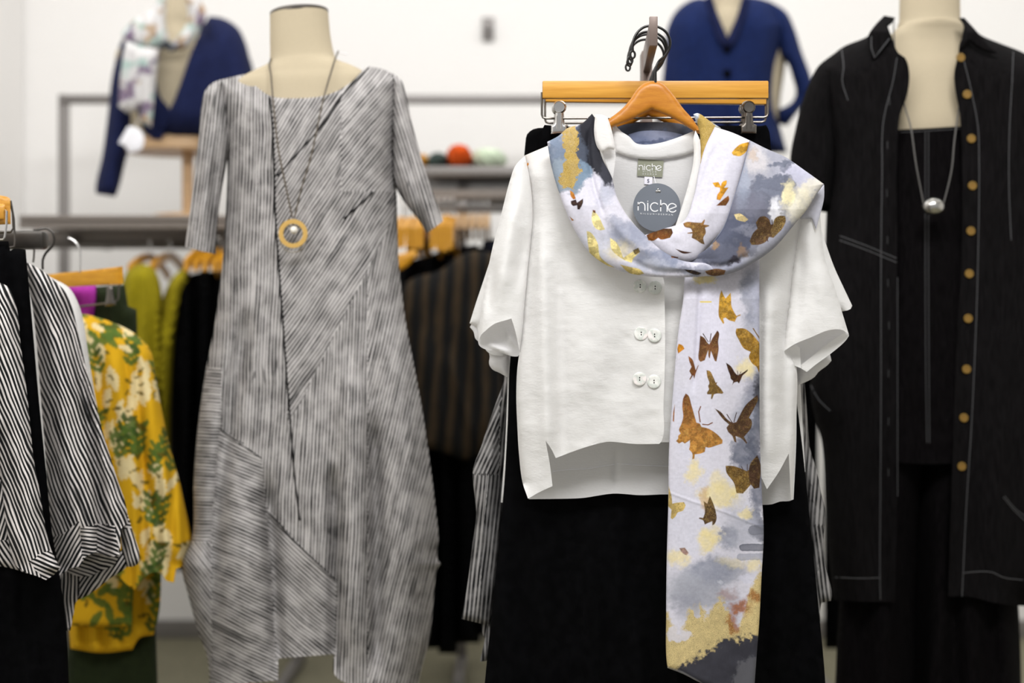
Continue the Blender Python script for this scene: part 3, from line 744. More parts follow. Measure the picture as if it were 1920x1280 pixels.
cl = Sheet([(1658, 29), (1679, 33), (1672, 44), (1664, 50), (1673, 70), (1661, 88), (1650, 104), (1637, 116), (1631, 92), (1628, 67), (1640, 48)], 2.672, 4, 0.006, 6, thick=0.004, fold=Folds(fns=[lambda x, y: np.clip((60-y)/30, 0, 1)*0.05]))
cl.build('collar', M['black_denim'], t)
cr_ = Sheet([(1797, 34), (1808, 33), (1822, 48), (1838, 66), (1872, 101), (1852, 98), (1834, 90), (1818, 78), (1797, 101), (1800, 80), (1808, 66), (1806, 46)], 2.672, 4, 0.006, 6, thick=0.004, fold=Folds(fns=[lambda x, y: np.clip((60-y)/30, 0, 1)*0.05]))
cr_.build('collar', M['black_denim'], t)
seams('stitching', [[(1634, 68), (1634, 90), (1640, 108), (1668, 72)]], cl, 0.0011, M['stitch'], t)
seams('stitching', [[(1682, 108), (1675, 150), (1662, 200), (1656, 230), (1654, 337), (1652, 480), (1652, 700), (1651, 900), (1650, 1090), (1651, 1124)],
                    [(1575, 442), (1628, 462), (1681, 484)], [(1574, 450), (1628, 470), (1681, 492)],
                    [(1566, 1082), (1610, 1084), (1650, 1083)], [(1578, 92), (1582, 128), (1579, 150), (1590, 188)],
                    [(1520, 722), (1536, 750), (1557, 770)]], L, 0.00085, M['stitch'], t)
seams('stitching', [[(1807, 112), (1821, 169), (1834, 240), (1836, 300), (1834, 480), (1832, 560), (1822, 790), (1812, 950), (1806, 1074), (1804, 1118)],
                    [(1900, 97), (1898, 150), (1893, 240), (1892, 350), (1896, 450)], [(1806, 1074), (1840, 1071), (1862, 1073), (1880, 1082), (1918, 1087)],
                    [(1881, 932), (1900, 955), (1924, 978)], [(1884, 930), (1905, 955), (1926, 970)]], Rp, 0.00085, M['stitch'], t)
seams('placket_edge', [[(1683, 520), (1683, 800), (1683, 930)]], L, 0.0006, M['stitch'], t)
for x, y in ((1801, 108), (1813, 177), (1821, 260), (1823, 348), (1820, 433), (1817, 513), (1815, 597), (1812, 692), (1807, 783), (1803, 874)):
    p = Rp.at([x], [y], 0.0005)[0]
    b = lathe('button', [(0.0083, 0), (0.0085, 0.0015), (0.0078, 0.003), (0.006, 0.0032), (0.0055, 0.0024), (0.001, 0.0022)], p, 'y', M['brass_button'], t, 20)
    for dx in (-.0014, .0014): ball('thread_hole', p+np.array([dx, -0.0026, 0]), (0.0008, 0.0005, 0.0008), M['wood2'], b, 8)
for x, y in ((1668, 190), (1664, 272), (1663, 362), (1664, 450), (1665, 530), (1667, 610), (1666, 700), (1666, 790), (1666, 885)):
    box('buttonhole', L.at([x], [y], 0.0003)[0], (0.0016, 0.0008, 0.014), M['buttonhole'], t)

t = thing('ball_necklace', 'silver ball pendant on a long grey cord hung on the black outfit', 'necklace', W(1750, 404, 2.62))
yb = 2.625
tube('cord', [W(1676, 40, 2.80), W(1676, 62, 2.735), W(1680, 120, 2.71), W(1694, 190, 2.685), W(1708, 240, yb+0.015), W(1718, 310, yb), W(1732, 383, yb)], 0.0014, M['cord_dark'], t, smooth_step=0.008)
tube('cord', [W(1808, 40, 2.80), W(1809, 70, 2.735), W(1806, 130, 2.71), W(1799, 195, 2.685), W(1790, 260, yb+0.012), W(1784, 320, yb), W(1769, 383, yb)], 0.0014, M['cord_dark'], t, smooth_step=0.008)
ball('ball', W(1750, 387, yb), (0.0205, 0.0185, 0.0172), M['silver'], t, 32)

# ------------------------------------------------------------------ left dress form: striped dress
B4 = bust('cream linen dress form wearing the long grey striped dress', 566, 2.69,
          [(27, 54, .055, -5), (70, 56, .056, -3), (108, 60, .058, 1), (120, 68, .062, 2), (130, 92, .066, 3), (142, 114, .07, 3), (166, 132, .078, 3), (230, 125, .08, 4), (330, 108, .078, 8), (450, 95, .07, 8), (620, 95, .07, 8), (760, 95, .07, 8)], 462, 0.0, shear=0.085)
c0 = W(561, 25, 2.69)
V, Fc = box_geo((0, 0, 0), (0.106, 0.10, 0.006), 0.0)
a = np.arange(40)*2*math.pi/40
V = np.concatenate([np.c_[c0[0]+r*np.cos(a)*0.0545, 2.69+r*np.sin(a)*0.0555, c0[2]+z+np.cos(a)*r*0.0545*0.085] for r, z in ((1.0, -0.004), (1.01, -0.002), (1.01, 0.003), (0.97, 0.0045))])
Fc = [(i*40+k, i*40+(k+1) % 40, i*40+40+(k+1) % 40, i*40+40+k) for i in range(3) for k in range(40)]+[tuple(range(40))[::-1], tuple(120+k for k in range(40))]
link('neck_cap', V, Fc, M['steel_dark'], B4)

t = thing('striped_dress', 'long grey and black woodgrain striped dress with elbow sleeves on the dress form', 'dress', W(580, 1290, 2.66))
def dang(x, y):
    a = np.full(len(x), 88.0)
    xs = np.interp(y, [180, 400, 600, 800, 980], [508, 516, 530, 542, 560])
    a = np.where((x > xs) & (y > 250) & (y < 800), 88, a)
    dl = 545+(790-y)*0.505
    a = np.where((x > xs) & (x < dl), 56.0, a)
    a = np.where((x > xs) & (x < dl) & (x > 640) & (y < 360), 51.0, a)
    a = np.where((x >= dl) & (x > xs) & (x > 690), 77.0, a)
    a = np.where((x < 414) & (y > 690), -4.0, a)
    D = inside(np.c_[x, y], np.array([(412, 800), (490, 856), (500, 960), (515, 1100), (522, 1290), (385, 1290), (396, 1000)], float))
    a = np.where(D, -26.0, a)
    Fm = inside(np.c_[x, y], np.array([(500, 950), (560, 1020), (632, 1090), (628, 1235), (518, 1240), (510, 1100)], float))
    a = np.where(Fm, -41.0, a)
    a = np.where((x < 396) & (y > 1015), -52.0, a)
    return a
df = Folds([(((470, 560), (430, 780), (405, 1010), (398, 1280)), 16, 0.032), (((455, 820), (460, 1050), (455, 1280)), 40, -0.030),
            (((500, 870), (512, 1050), (523, 1280)), 13, 0.034), (((600, 700), (590, 900), (580, 1200)), 34, -0.012),
            (((625, 860), (628, 1050), (627, 1280)), 12, 0.034), (((655, 640), (660, 900), (662, 1280)), 26, -0.032), (((700, 760), (706, 1000), (706, 1280)), 14, 0.036),
            (((735, 480), (765, 800), (770, 1200)), 34, -0.016), (((440, 300), (430, 480)), 20, 0.012), (((728, 250), (722, 420)), 18, 0.010),
            (((560, 250), (640, 330), (700, 300)), 30, -0.010), (((400, 700), (388, 900), (378, 1020)), 20, -0.006)],
           [lambda x, y: 0.004*(fbm(x*0.03, y*0.012, 5)-0.5)*2, lambda x, y: 0.04*np.exp(-((x-575)/150)**2)*np.exp(-((y-130)/60)**2)])
DR = Sheet([(458, 139), (488, 168), (508, 180), (560, 184), (612, 178), (650, 160), (688, 124), (722, 131), (744, 144), (742, 200), (738, 270), (741, 330), (744, 372), (747, 480), (760, 600), (775, 680), (790, 760), (805, 860), (815, 940), (822, 1010), (821, 1050), (827, 1056), (820, 1066), (814, 1110), (805, 1200), (791, 1250), (783, 1288), (640, 1276), (627, 1263), (626, 1226), (575, 1230), (522, 1234), (521, 1275), (460, 1281), (394, 1290), (389, 1232), (374, 1190), (352, 1112), (341, 1058), (359, 1012), (363, 900), (371, 800), (385, 700), (404, 600), (418, 480), (424, 380), (426, 300), (420, 240), (414, 195), (412, 150)],
           2.68, 5, 0.105, 100, open=(0, 1, 2, 3, 4, 5, 26, 27, 28, 29, 30, 31, 32, 33), fold=df, back=0.10)
DWARP = lambda x, y: 0.006*(fbm(x*0.006, y*0.004, 3)-0.5)*2
DR.build('dress_body', M['dress'], t, angle=dang, warp=DWARP)
sf = Folds([(((395, 200), (385, 330), (375, 460)), 12, -0.008), (((410, 260), (398, 400)), 9, 0.010)], [drape(0.004, 28, 180, 320, 0, 3)])
Sheet([(416, 148), (396, 157), (384, 172), (378, 196), (373, 250), (366, 310), (356, 395), (347, 462), (374, 470), (404, 476), (407, 430), (412, 380), (424, 310), (432, 260), (428, 200)], 2.675, 5, 0.055, 28, open=(7, 8), fold=sf, back=0.05).build('sleeve', M['dress'], t, angle=lambda x, y: np.full(len(x), 83.0))
sf = Folds([(((765, 190), (785, 290), (815, 410)), 12, -0.008), (((745, 250), (770, 350)), 9, 0.010)], [drape(0.004, 28, 180, 320, -0.3, 7)])
Sheet([(736, 137), (752, 150), (761, 176), (767, 205), (782, 268), (803, 335), (831, 414), (818, 424), (800, 438), (786, 414), (768, 392), (750, 366), (738, 340), (734, 260), (734, 190)], 2.675, 5, 0.055, 28, open=(6, 7), fold=sf, back=0.05).build('sleeve', M['dress'], t, angle=lambda x, y: np.full(len(x), 107.0))
seams('seam', [[(506, 184), (512, 260), (516, 400), (524, 520), (530, 600), (537, 700), (545, 800), (553, 900), (562, 975)], [(690, 128), (640, 182), (600, 240), (555, 290), (520, 330)], [(760, 300), (700, 360), (645, 410)][1:]], DR, 0.0017, M['black_denim'], t, 0.0004)
seams('seam', [[(410, 802), (450, 832), (490, 858)], [(502, 960), (560, 1022), (630, 1088)]], DR, 0.0011, M['black_denim'], t, 0.0004)

t = thing('ring_necklace', 'gold ring and pearl pendant on long thin taupe cords over the striped dress', 'necklace', W(550, 470, 2.54))
yn = 2.545
tube('cord', [W(510, 106, 2.68), W(505, 120, 2.622), W(508, 140, 2.606), W(510, 165, 2.592), W(514, 210, 2.562), W(522, 280, yn), W(536, 350, yn), W(548, 408, yn)], 0.0016, M['cord'], t, smooth_step=0.008)
tube('cord', [W(634, 96, 2.68), W(628, 112, 2.622), W(620, 138, 2.606), W(612, 165, 2.592), W(603, 200, 2.562), W(584, 290, yn), W(566, 350, yn), W(552, 408, yn)], 0.0016, M['cord'], t, smooth_step=0.008)
k = yn/F
a = np.linspace(0, 2*math.pi, 49)[:-1]; c0 = W(550, 438, yn)
def flat_ring(name, c, r0, r1, th, mat, parent):
    V = np.concatenate([np.c_[c[0]+r*np.cos(a), np.full(48, c[1]+y), c[2]+r*np.sin(a)] for r, y in ((r0, 0), (r0, -th), (r1, -th), (r1, 0))])
    Fc = [(i*48+k_, ((i+1) % 4)*48+k_, ((i+1) % 4)*48+(k_+1) % 48, i*48+(k_+1) % 48) for i in range(4) for k_ in range(48)]
    return link(name, V, Fc, mat, parent, sharp=30)
flat_ring('gold_ring', c0, 18.5*k, 27*k, 0.005, M['gold'], t)
c1 = W(550, 448, yn+0.004); tube('silver_ring', np.c_[c1[0]+25*k*np.cos(a), np.full(48, c1[1]), c1[2]+25*k*np.sin(a)], 0.0011, M['silver'], t, closed=True)
ball('pearl', W(551, 431, yn), 7.5*k, M['pearl'], t, 20)
tube('pearl_wire', [W(552, 408, yn), W(551, 425, yn)], 0.0007, M['cord'], t, sides=5)
t = thing('thread_tag', 'tiny pale plastic tag thread on the neck cord of the striped dress form', 'tag', W(640, 102, 2.69))
tube('thread', [W(630, 98, 2.688), W(640, 100, 2.68), W(652, 102, 2.675)], 0.0016, M['paper'], t, sides=6)
# ------------------------------------------------------------------ display arm with the white blouse
t = thing('display_rack', 'brown grey display arm on a post holding the white blouse and trousers', 'rack', (0.2255, 2.42, 0))
zt, zb = H+0.485, H+0.449
V, Fc = box_geo((0, 0, (zt+zb)/2), (0.0122, 0.205, zt-zb), 0.0008); V[:, 0] += 0.2152+(V[:, 1]+0.10)*0.047; V[:, 1] += 2.270
link('arm', V, Fc, M['bronze'], t, sharp=35)
box('end_stop', (0.2151, 2.164, (zb+H+0.4936)/2), (0.0123, 0.008, H+0.4936-zb), M['bronze'], t, 0.0008)
box('post', (0.2255, 2.392, (zt+0.02)/2), (0.0172, 0.04, zt-0.02), M['bronze'], t, 0.001)
box('foot', (0.2255, 2.40, 0.012), (0.5, 0.06, 0.024), M['bronze'], t, 0.004)
box('foot', (0.2255, 2.50, 0.012), (0.06, 0.5, 0.024), M['bronze'], t, 0.004)

HK = [(1229, 156), (1230, 128), (1235, 116), (1247, 104), (1255, 90), (1256, 76), (1250, 62), (1239, 53), (1224, 48.5), (1208, 51), (1196, 60), (1189, 72), (1186, 86), (1186, 98)]
def hook(parent, Y, dx=0.0, jit=0.0, drop=0.0):
    q, _ = spline(HK, 3, False)
    P = W(q[:, 0], q[:, 1], 2.2); P[:, 1] = Y+np.linspace(0, jit, len(P)); P[:, 0] += dx; P[:4, 2] -= drop
    tube('hook', P, 0.0021, M['hook'], parent)
    e = P[-1]; a_ = np.linspace(0, 2*math.pi, 17)[:-1]
    tube('hook_tip', np.c_[e[0]+0.0036*np.cos(a_), np.full(16, e[1]), e[2]-0.004+0.0055*np.sin(a_)], 0.0017, M['hook'], parent, closed=True, sides=6)

HUMP = [(1225, 152.5), (1208, 156), (1194, 168), (1181, 187), (1166, 204), (1147, 219), (1130, 230), (1060, 266), (990, 304), (984, 318, 'c'), (1060, 294), (1120, 258), (1146, 240), (1180, 226), (1206, 213), (1223, 205, 'c'), (1245, 214), (1275, 229), (1307, 249), (1400, 288), (1506, 337, 'c'), (1514, 324), (1400, 264), (1311, 239), (1298, 222), (1281, 203), (1262, 177), (1241, 156)]
def shirt_hanger(Y, label, dz=0.0, mat='wood2'):
    t = thing('shirt_hanger', label, 'hanger', W(1225, 205, 2.2)+[0, Y-2.2, 0], 'shirt hangers on the display arm')
    s_ = Sheet(HUMP, 2.2, 5, 0.005, 12, back=0.005, thick=0.004)
    o = s_.build('shoulder_bar', M[mat], t)
    for v in o.data.vertices: v.co.y += Y-2.2+0*v.co.x; v.co.z += dz
    hook(t, Y, 0, -0.002)
    return t
# blouse hanger: the bar is built at 2.2 and moved back as a whole, hook rests on the arm
for o_ in (shirt_hanger(2.2, 'amber wood shirt hanger showing in the white blouse neckline'),
           shirt_hanger(2.262, 'second amber wood hanger just behind the front hanger, holding the rear blouse')): pass

def trouser_hanger(Y, x0, x1, y0, y1, label, dx=0.0, roll=0.0, wire=True, clips=((1048, 203, 'l'), (1404, 203, 'r'))):
    t = thing('trouser_hanger', label, 'hanger', W((x0+x1)/2, y1, Y), 'trouser hangers on the display arm')
    a_, b_ = W(x0, y0, Y), W(x1, y1, Y)
    box('wooden_bar', ((a_[0]+b_[0])/2, Y, (a_[2]+b_[2])/2), (b_[0]-a_[0], 0.013, a_[2]-b_[2]), M['wood'], t, 0.0018, ry=roll)
    wy = Y
    pts = [W(x0-1, y1-12, wy), W(x0-1, y1+30, wy), W(x0+1, y1+35, wy), W(x0+7, y1+37, wy), W(x1-8, y1+35, wy), W(x1-2, y1+33, wy), W(x1, y1+28, wy), W(x1, y1-10, wy)]
    tube('wire_frame', pts, 0.0018, M['steel_dark'], t)
    for (cx, cy, sd) in clips:
        m = M['steel'] if sd == 'l' else M['steel_dark']
        for j, yy in enumerate((Y-0.012, Y+0.010)):
            ox = (-3 if sd == 'r' else 2)*j
            q = Sheet([(cx+ox-6, cy), (cx+ox+6, cy), (cx+ox+8, cy+20), (cx+ox+9, cy+29), (cx+ox+15, cy+31), (cx+ox+15, cy+48), (cx+ox-15, cy+48), (cx+ox-15, cy+31), (cx+ox-9, cy+29), (cx+ox-8, cy+20)], yy, 2.5, 0.0035, 6, back=0.0, thick=0.0016, ang=40)
            o = q.build('clip_jaw', m, t)
            c_ = W(cx+ox, cy-2, yy)
            lathe('clip_knob', [(0.0098, -0.004), (0.0102, 0.002), (0.0085, 0.0045), (0.0078, 0.0035), (0.002, 0.0032)], c_, 'y', m, o, 24)
            for rx in (-4, 4): tube('rib', [W(cx+ox+rx, cy+14, yy-0.0042), W(cx+ox+rx, cy+38, yy-0.0035)], 0.0008, m, o, sides=5)
    hook(t, Y, dx, 0.002)
    return t
trouser_hanger(2.240, 1017, 1440, 152.5, 185, 'honey wood trouser hanger with steel clips seen above the white blouse', 0.0)
trouser_hanger(2.298, 1023, 1436, 161, 194, 'second honey wood trouser hanger just visible beneath the front wooden bar', 0.001, 0.012, clips=((1046, 206, 'l'), (1400, 206, 'r')))

# trousers
def trousers(Y, label, waist, legs, seed):
    t = thing('black_trousers', label, 'trousers', W(1228, 1300, Y), 'black trousers on the display arm')
    f_ = Folds([(((1130, 900), (1125, 1280)), 30, -0.006), (((1185, 960), (1170, 1280)), 16, 0.008), (((1010, 900), (990, 1280)), 30, -0.005)], [drape(0.006, 75, 930, 1150, 0, seed)])
    Sheet(waist+legs, Y, 10, 0.010, 30, back=0.006, fold=f_).build('trousers_body', M['black'], t)
    return t
t1 = trousers(2.246, 'front pair of wide black trousers hanging below the white blouse',
              [(1046, 234), (1120, 244), (1330, 246), (1415, 240)],
              [(1420, 330), (1462, 500), (1485, 690), (1500, 800), (1511, 900), (1521, 1000), (1533, 1120), (1549, 1310), (1546, 1500), (1236, 1500), (1228, 1400), (1220, 1500), (890, 1500), (906, 1310), (924, 1130), (937, 1000), (946, 900), (952, 790), (957, 670), (990, 450), (1040, 300)], 2)
box('waistband', W(1380, 244, 2.2405), (0.06, 0.003, 0.014), M['black'], t1, 0.001)
t2 = trousers(2.298, 'rear pair of black trousers whose waist shows left of the steel clip',
              [(985, 268), (988, 252), (1000, 242), (1040, 240), (1200, 250), (1380, 246), (1430, 236), (1441, 242), (1446, 280)],
              [(1475, 500), (1500, 800), (1520, 1100), (1530, 1500), (1240, 1500), (1232, 1400), (1224, 1500), (920, 1500), (940, 1100), (962, 800), (978, 500)], 4)
w2 = Sheet([(1018, 240), (1021, 234), (1045, 236), (1047, 262), (1016, 266)], 2.237, 4, 0.001, 6, back=0.003); w2.build('waist_corner', M['black'], t1)
w2 = Sheet([(1374, 252), (1388, 240), (1420, 238), (1436, 234), (1441, 242), (1446, 290), (1400, 280)], 2.237, 4, 0.001, 6, back=0.003); w2.build('waist_corner', M['black'], t1)

# striped tunic at the back of the arm
t = thing('striped_tunic', 'grey striped tunic hanging behind the black trousers, only its sides showing', 'tunic', W(1215, 1240, 2.335))
Sheet([(1150, 300), (1290, 300), (1480, 360), (1500, 600), (1515, 800), (1530, 1000), (1537, 1130), (1538, 1165), (900, 1240), (914, 1170), (930, 900), (950, 640), (960, 360)], 2.335, 10, 0.008, 30, back=0.006, fold=Folds(fns=[drape(0.008, 60, 500, 1000, 0, 1)])).build('tunic_body', M['tunic'], t)
Sheet([(965, 620), (948, 705), (930, 755), (914, 800), (902, 838), (887, 880), (890, 930), (893, 960), (886, 1020), (881, 1062), (874, 1110), (865, 1160), (890, 1166), (917, 1173), (926, 1120), (936, 1020), (946, 880), (956, 760), (985, 600)], 2.330, 7, 0.012, 22, fold=Folds([(((935, 760), (912, 930), (898, 1160)), 7, -0.010), (((945, 850), (930, 1000)), 8, 0.010), (((900, 990), (915, 1100)), 8, 0.006)]), back=0.008).build('sleeve', M['tunic'], t, angle=lambda x, y: np.where((y < 890) & (x < 938), 66.0, 84.0))
Sheet([(902, 1164), (908, 1195), (917, 1202), (922, 1240), (932, 1240), (938, 1120), (915, 1150)], 2.342, 6, 0.006, 12, back=0.006).build('hem_corner', M['tunic'], t, angle=lambda x, y: np.full(len(x), 84.0))
Sheet([(1480, 640), (1498, 740), (1508, 800), (1522, 852), (1534, 892), (1540, 925), (1547, 960), (1544, 1010), (1548, 1060), (1560, 1118), (1558, 1126), (1540, 1130), (1536, 1158), (1526, 1160), (1515, 1000), (1500, 860), (1485, 760)], 2.330, 7, 0.012, 20, fold=Folds([(((1515, 840), (1530, 980), (1536, 1120)), 8, -0.008)]), back=0.008).build('sleeve', M['tunic'], t, angle=lambda x, y: np.where(y < 985, 86.0, 97.0))

# rear blouse
t = thing('white_blouse', 'second white blouse behind the front one, only sleeve ends and side edges showing', 'blouse', W(1225, 942, 2.266), 'white blouses')
Sheet([(1150, 270), (1300, 270), (1500, 345), (1494, 690), (1500, 690), (1503, 760), (1507, 830), (1510, 884), (1505, 886), (1480, 890), (960, 940), (939, 942), (946, 850), (951, 740), (952, 690), (980, 320)], 2.266, 10, 0.004, 20, back=0.003).build('blouse_body', M['linen'], t)
Sheet([(985, 320), (950, 400), (925, 470), (905, 530), (890, 575), (880.5, 606), (893, 613), (899, 632), (917, 662), (952, 668), (978, 560)], 2.258, 6, 0.012, 25, open=(6, 7, 8), back=0.0).build('sleeve', M['linen'], t)
Sheet([(915, 655), (918, 668), (917, 682), (923, 692), (937, 699), (951, 707), (954, 690), (956, 660)], 2.262, 4, 0.012, 18, fold=Folds([(((930, 668), (940, 690)), 5, 0.006)])).build('sleeve_lining', M['linen_in'], t)
Sheet([(884, 607), (881, 613), (888, 622), (891, 634), (899, 642), (905, 628), (896, 612)], 2.262, 4, 0.004, 8).build('sleeve_lining', M['linen_in'], t)
Sheet([(1505, 345), (1530, 400), (1548, 455), (1564, 500), (1580, 535), (1598, 573), (1595, 579), (1577, 584), (1560, 640), (1500, 690), (1490, 560)], 2.258, 6, 0.012, 25, open=(5, 6), back=0.0).build('sleeve', M['linen'], t)
Sheet([(1494, 690), (1496, 722), (1515, 714), (1528, 706), (1534, 698), (1552, 684), (1559, 676), (1556, 662), (1540, 660), (1510, 670)], 2.262, 4, 0.012, 18, fold=Folds([(((1516, 690), (1530, 704)), 6, 0.008)])).build('sleeve_lining', M['linen_in'], t)

# ------------------------------------------------------------------ front blouse
BL = thing('white_blouse', 'white short sleeved blouse in front with pearly buttons under the butterfly scarf', 'blouse', W(1225, 936, 2.2), 'white blouses')
bk = Sheet([(1146, 262), (1182, 284), (1220, 288), (1272, 284), (1304, 262), (1420, 292), (1522, 345), (1505, 500), (1494, 690), (1493, 830), (1488, 936), (1480, 939), (1462, 940), (1448, 945), (1430, 946), (1300, 934), (1257, 927), (1200, 928), (1150, 925), (1120, 929), (1095, 933), (1040, 935), (992, 935.5), (980, 905), (974, 850), (976, 640), (984, 310), (1060, 268)], 2.2165, 7, 0, fold=Folds([(((1155, 830), (1152, 930)), 6, 0.004), (((1090, 850), (1095, 940)), 20, -0.004), (((1200, 850), (1210, 930)), 20, -0.003), (((1452, 900), (1450, 945)), 8, 0.003)]))
bk.build('back_panel', M['linen_in'], BL)
seams('stitching', [[(1036, 884), (1060, 881), (1100, 879), (1150, 871), (1152, 871)], [(1156, 869), (1200, 872), (1256, 874)]], bk, 0.0005, M['white_thread'], BL)
lf = Folds([(((1012, 400), (1020, 600), (1030, 900)), 16, -0.011), (((1046, 430), (1052, 640), (1056, 900)), 15, 0.006), (((1090, 420), (1082, 520)), 20, -0.005), (((1020, 300), (1030, 420)), 20, 0.005), (((1005, 330), (1003, 470), (985, 640)), 6, 0.004),
            (((1090, 520), (1100, 700), (1110, 830)), 32, -0.009), (((1160, 540), (1160, 700), (1150, 830)), 26, 0.006), (((1200, 600), (1205, 800)), 22, -0.002),
            (((1060, 850), (1140, 826)), 10, -0.004), (((1000, 860), (1010, 930)), 14, -0.006), (((1246, 515), (1247, 830)), 6, -0.0025)],
           [lambda x, y: 0.0022*(fbm(x*0.02, y*0.03, 3)-0.5)*2, lambda x, y: 0.03*np.clip((330-y)/80, 0, 1)])
LP = Sheet([(1118, 246), (1060, 260), (1020, 276), (982, 292), (994, 338), (999, 400), (993, 480), (985, 560), (977, 640), (970, 690), (968, 740), (970, 800), (973, 850), (980, 905), (990, 934.5), (1012, 922), (1036, 911), (1031, 870), (1023, 826, 'c'), (1034, 842), (1042, 858.5), (1075, 846), (1108, 835), (1140, 828), (1160, 829), (1190, 832), (1236, 832), (1241, 826), (1244, 760), (1247, 650), (1246, 560), (1244, 522), (1236, 506), (1205, 442), (1168, 390), (1147, 338), (1153, 284)],
           2.2, 5, 0.034, 60, open=tuple(range(13, 37))+(0, 1, 2), fold=lf, thick=0.001)
LP.build('front_panel', M['linen'], BL)
rf = Folds([(((1450, 500), (1440, 700), (1445, 900)), 16, -0.010), (((1480, 560), (1472, 740), (1480, 850)), 12, 0.008), (((1425, 520), (1420, 880)), 8, 0.006)], [lambda x, y: 0.03*np.clip((340-y)/80, 0, 1), lambda x, y: 0.0022*(fbm(x*0.02, y*0.03, 8)-0.5)*2])
RP = Sheet([(1300, 262), (1345, 262), (1440, 292), (1525, 338), (1510, 400), (1496, 470), (1484, 560), (1480, 630), (1494, 692), (1494, 760), (1490, 850), (1487, 936), (1483, 935), (1479, 850, 'c'), (1460, 885), (1438, 917), (1425, 890), (1400, 850), (1330, 838), (1258, 829), (1199, 831), (1202, 700), (1204, 560), (1240, 506), (1275, 450), (1291, 415), (1309, 362), (1306, 310)], 2.203, 6, 0.030, 50, open=tuple(range(11, 28))+(0, 1, 2), fold=rf, thick=0.001)
RP.build('front_panel', M['linen'], BL)
sf = Folds([(((975, 330), (950, 470), (935, 600)), 16, -0.013), (((985, 420), (970, 560)), 10, 0.010), (((928, 470), (912, 600)), 8, 0.007), (((930, 480), (915, 600)), 10, 0.004)], [lambda x, y: 0.0025*(fbm(x*0.025, y*0.02, 6)-0.5)*2])
Sheet([(984, 292), (966, 311), (957, 335), (940, 400), (922, 470), (909, 538), (901, 590), (897, 639), (902, 628), (909, 621), (927, 607), (945, 601), (959, 597), (966, 620), (975, 662, 'c'), (979, 630), (985, 560), (993, 480), (999, 400), (995, 338)], 2.200, 5, 0.026, 30, open=(7, 8, 9, 10, 11, 12, 13), fold=sf, thick=0.001).build('sleeve', M['linen'], BL)
Sheet([(896.5, 638), (899, 648), (914, 656), (930, 658), (945, 663), (962, 668), (971, 668), (976, 660), (974, 640), (962, 590), (940, 590), (915, 606)], 2.204, 4, 0.0, fold=Folds([(((950, 606), (960, 640), (974, 660)), 6, -0.010), (((905, 640), (940, 655), (970, 664)), 5, -0.006), (((920, 625), (950, 640)), 6, 0.006)])).build('sleeve_lining', M['linen_in'], BL)
sf = Folds([(((1530, 420), (1545, 520), (1560, 600)), 18, -0.009), (((1500, 430), (1500, 540), (1490, 640)), 10, 0.006), (((1560, 480), (1580, 600)), 8, 0.004)], [lambda x, y: 0.0025*(fbm(x*0.025, y*0.02, 9)-0.5)*2])
Sheet([(1510, 345), (1526, 350), (1536, 390), (1541, 440), (1548, 490), (1565, 538), (1579, 585), (1592, 628), (1586, 622), (1576, 617.5), (1553, 619), (1521, 632), (1490, 645), (1467, 660), (1471, 630), (1478, 577), (1484, 518), (1492, 460), (1505, 400)], 2.200, 5, 0.028, 34, open=(7, 8, 9, 10, 11, 12), fold=sf, thick=0.001).build('sleeve', M['linen'], BL)
ln = Folds([(((1500, 650), (1502, 690)), 4, -0.006), (((1470, 662), (1500, 690)), 9, -0.010)])
Sheet([(1466, 659), (1478, 648), (1521, 628), (1556, 614), (1580, 614), (1592, 629), (1585, 637), (1560, 660), (1530, 682), (1513, 697), (1503, 691), (1490, 685), (1474, 672)], 2.206, 4, 0.0, fold=ln).build('sleeve_lining', M['linen_in'], BL)
Sheet([(1592, 629), (1586, 638), (1560, 661), (1530, 683), (1513, 697), (1503, 691), (1502, 684), (1520, 670), (1550, 646), (1582, 624)], 2.199, 4, 0.0).build('sleeve_hem', M['linen'], BL)
Sheet([(1466, 659), (1492, 646), (1500, 652), (1502, 690), (1490, 685), (1476, 673)], 2.197, 3, 0.0, fold=Folds([(((1476, 660), (1496, 686)), 5, -0.006), (((1490, 652), (1500, 676)), 4, 0.004)])).build('sleeve_hem', M['linen'], BL)
# collar
cb_ = Sheet([(1147, 222), (1153, 232), (1162, 244), (1180, 256), (1192, 268), (1206, 271), (1236, 268), (1258, 262), (1280, 254), (1304, 244), (1308, 262), (1304, 284), (1280, 292), (1250, 297), (1215, 299), (1180, 294), (1154, 285), (1150, 262)], 2.2125, 4, 0.004, 10, fold=Folds([(((1185, 262), (1200, 290)), 6, -0.003), (((1262, 262), (1250, 292)), 6, -0.003)]))
cb_.build('collar', M['linen'], BL)
Sheet([(1116, 214), (1128, 215), (1139, 219), (1146, 240), (1151, 262), (1154, 282), (1141, 280), (1130, 288), (1120, 276), (1114, 250)], 2.148, 4, 0.006, 8, thick=0.0014).build('collar', M['linen'], BL)
Sheet([(1129, 286), (1142, 279), (1154, 281), (1153, 305), (1149, 335), (1141, 318)], 2.158, 4, 0.0).build('collar', M['linen_in'], BL)
Sheet([(1304, 244), (1312, 262), (1314, 290), (1313, 330), (1310, 366), (1296, 406), (1279, 436), (1264, 430), (1277, 392), (1291, 345), (1299, 310), (1301, 284), (1300, 262)], 2.158, 4, 0.004, 8, thick=0.0014).build('collar', M['linen'], BL)
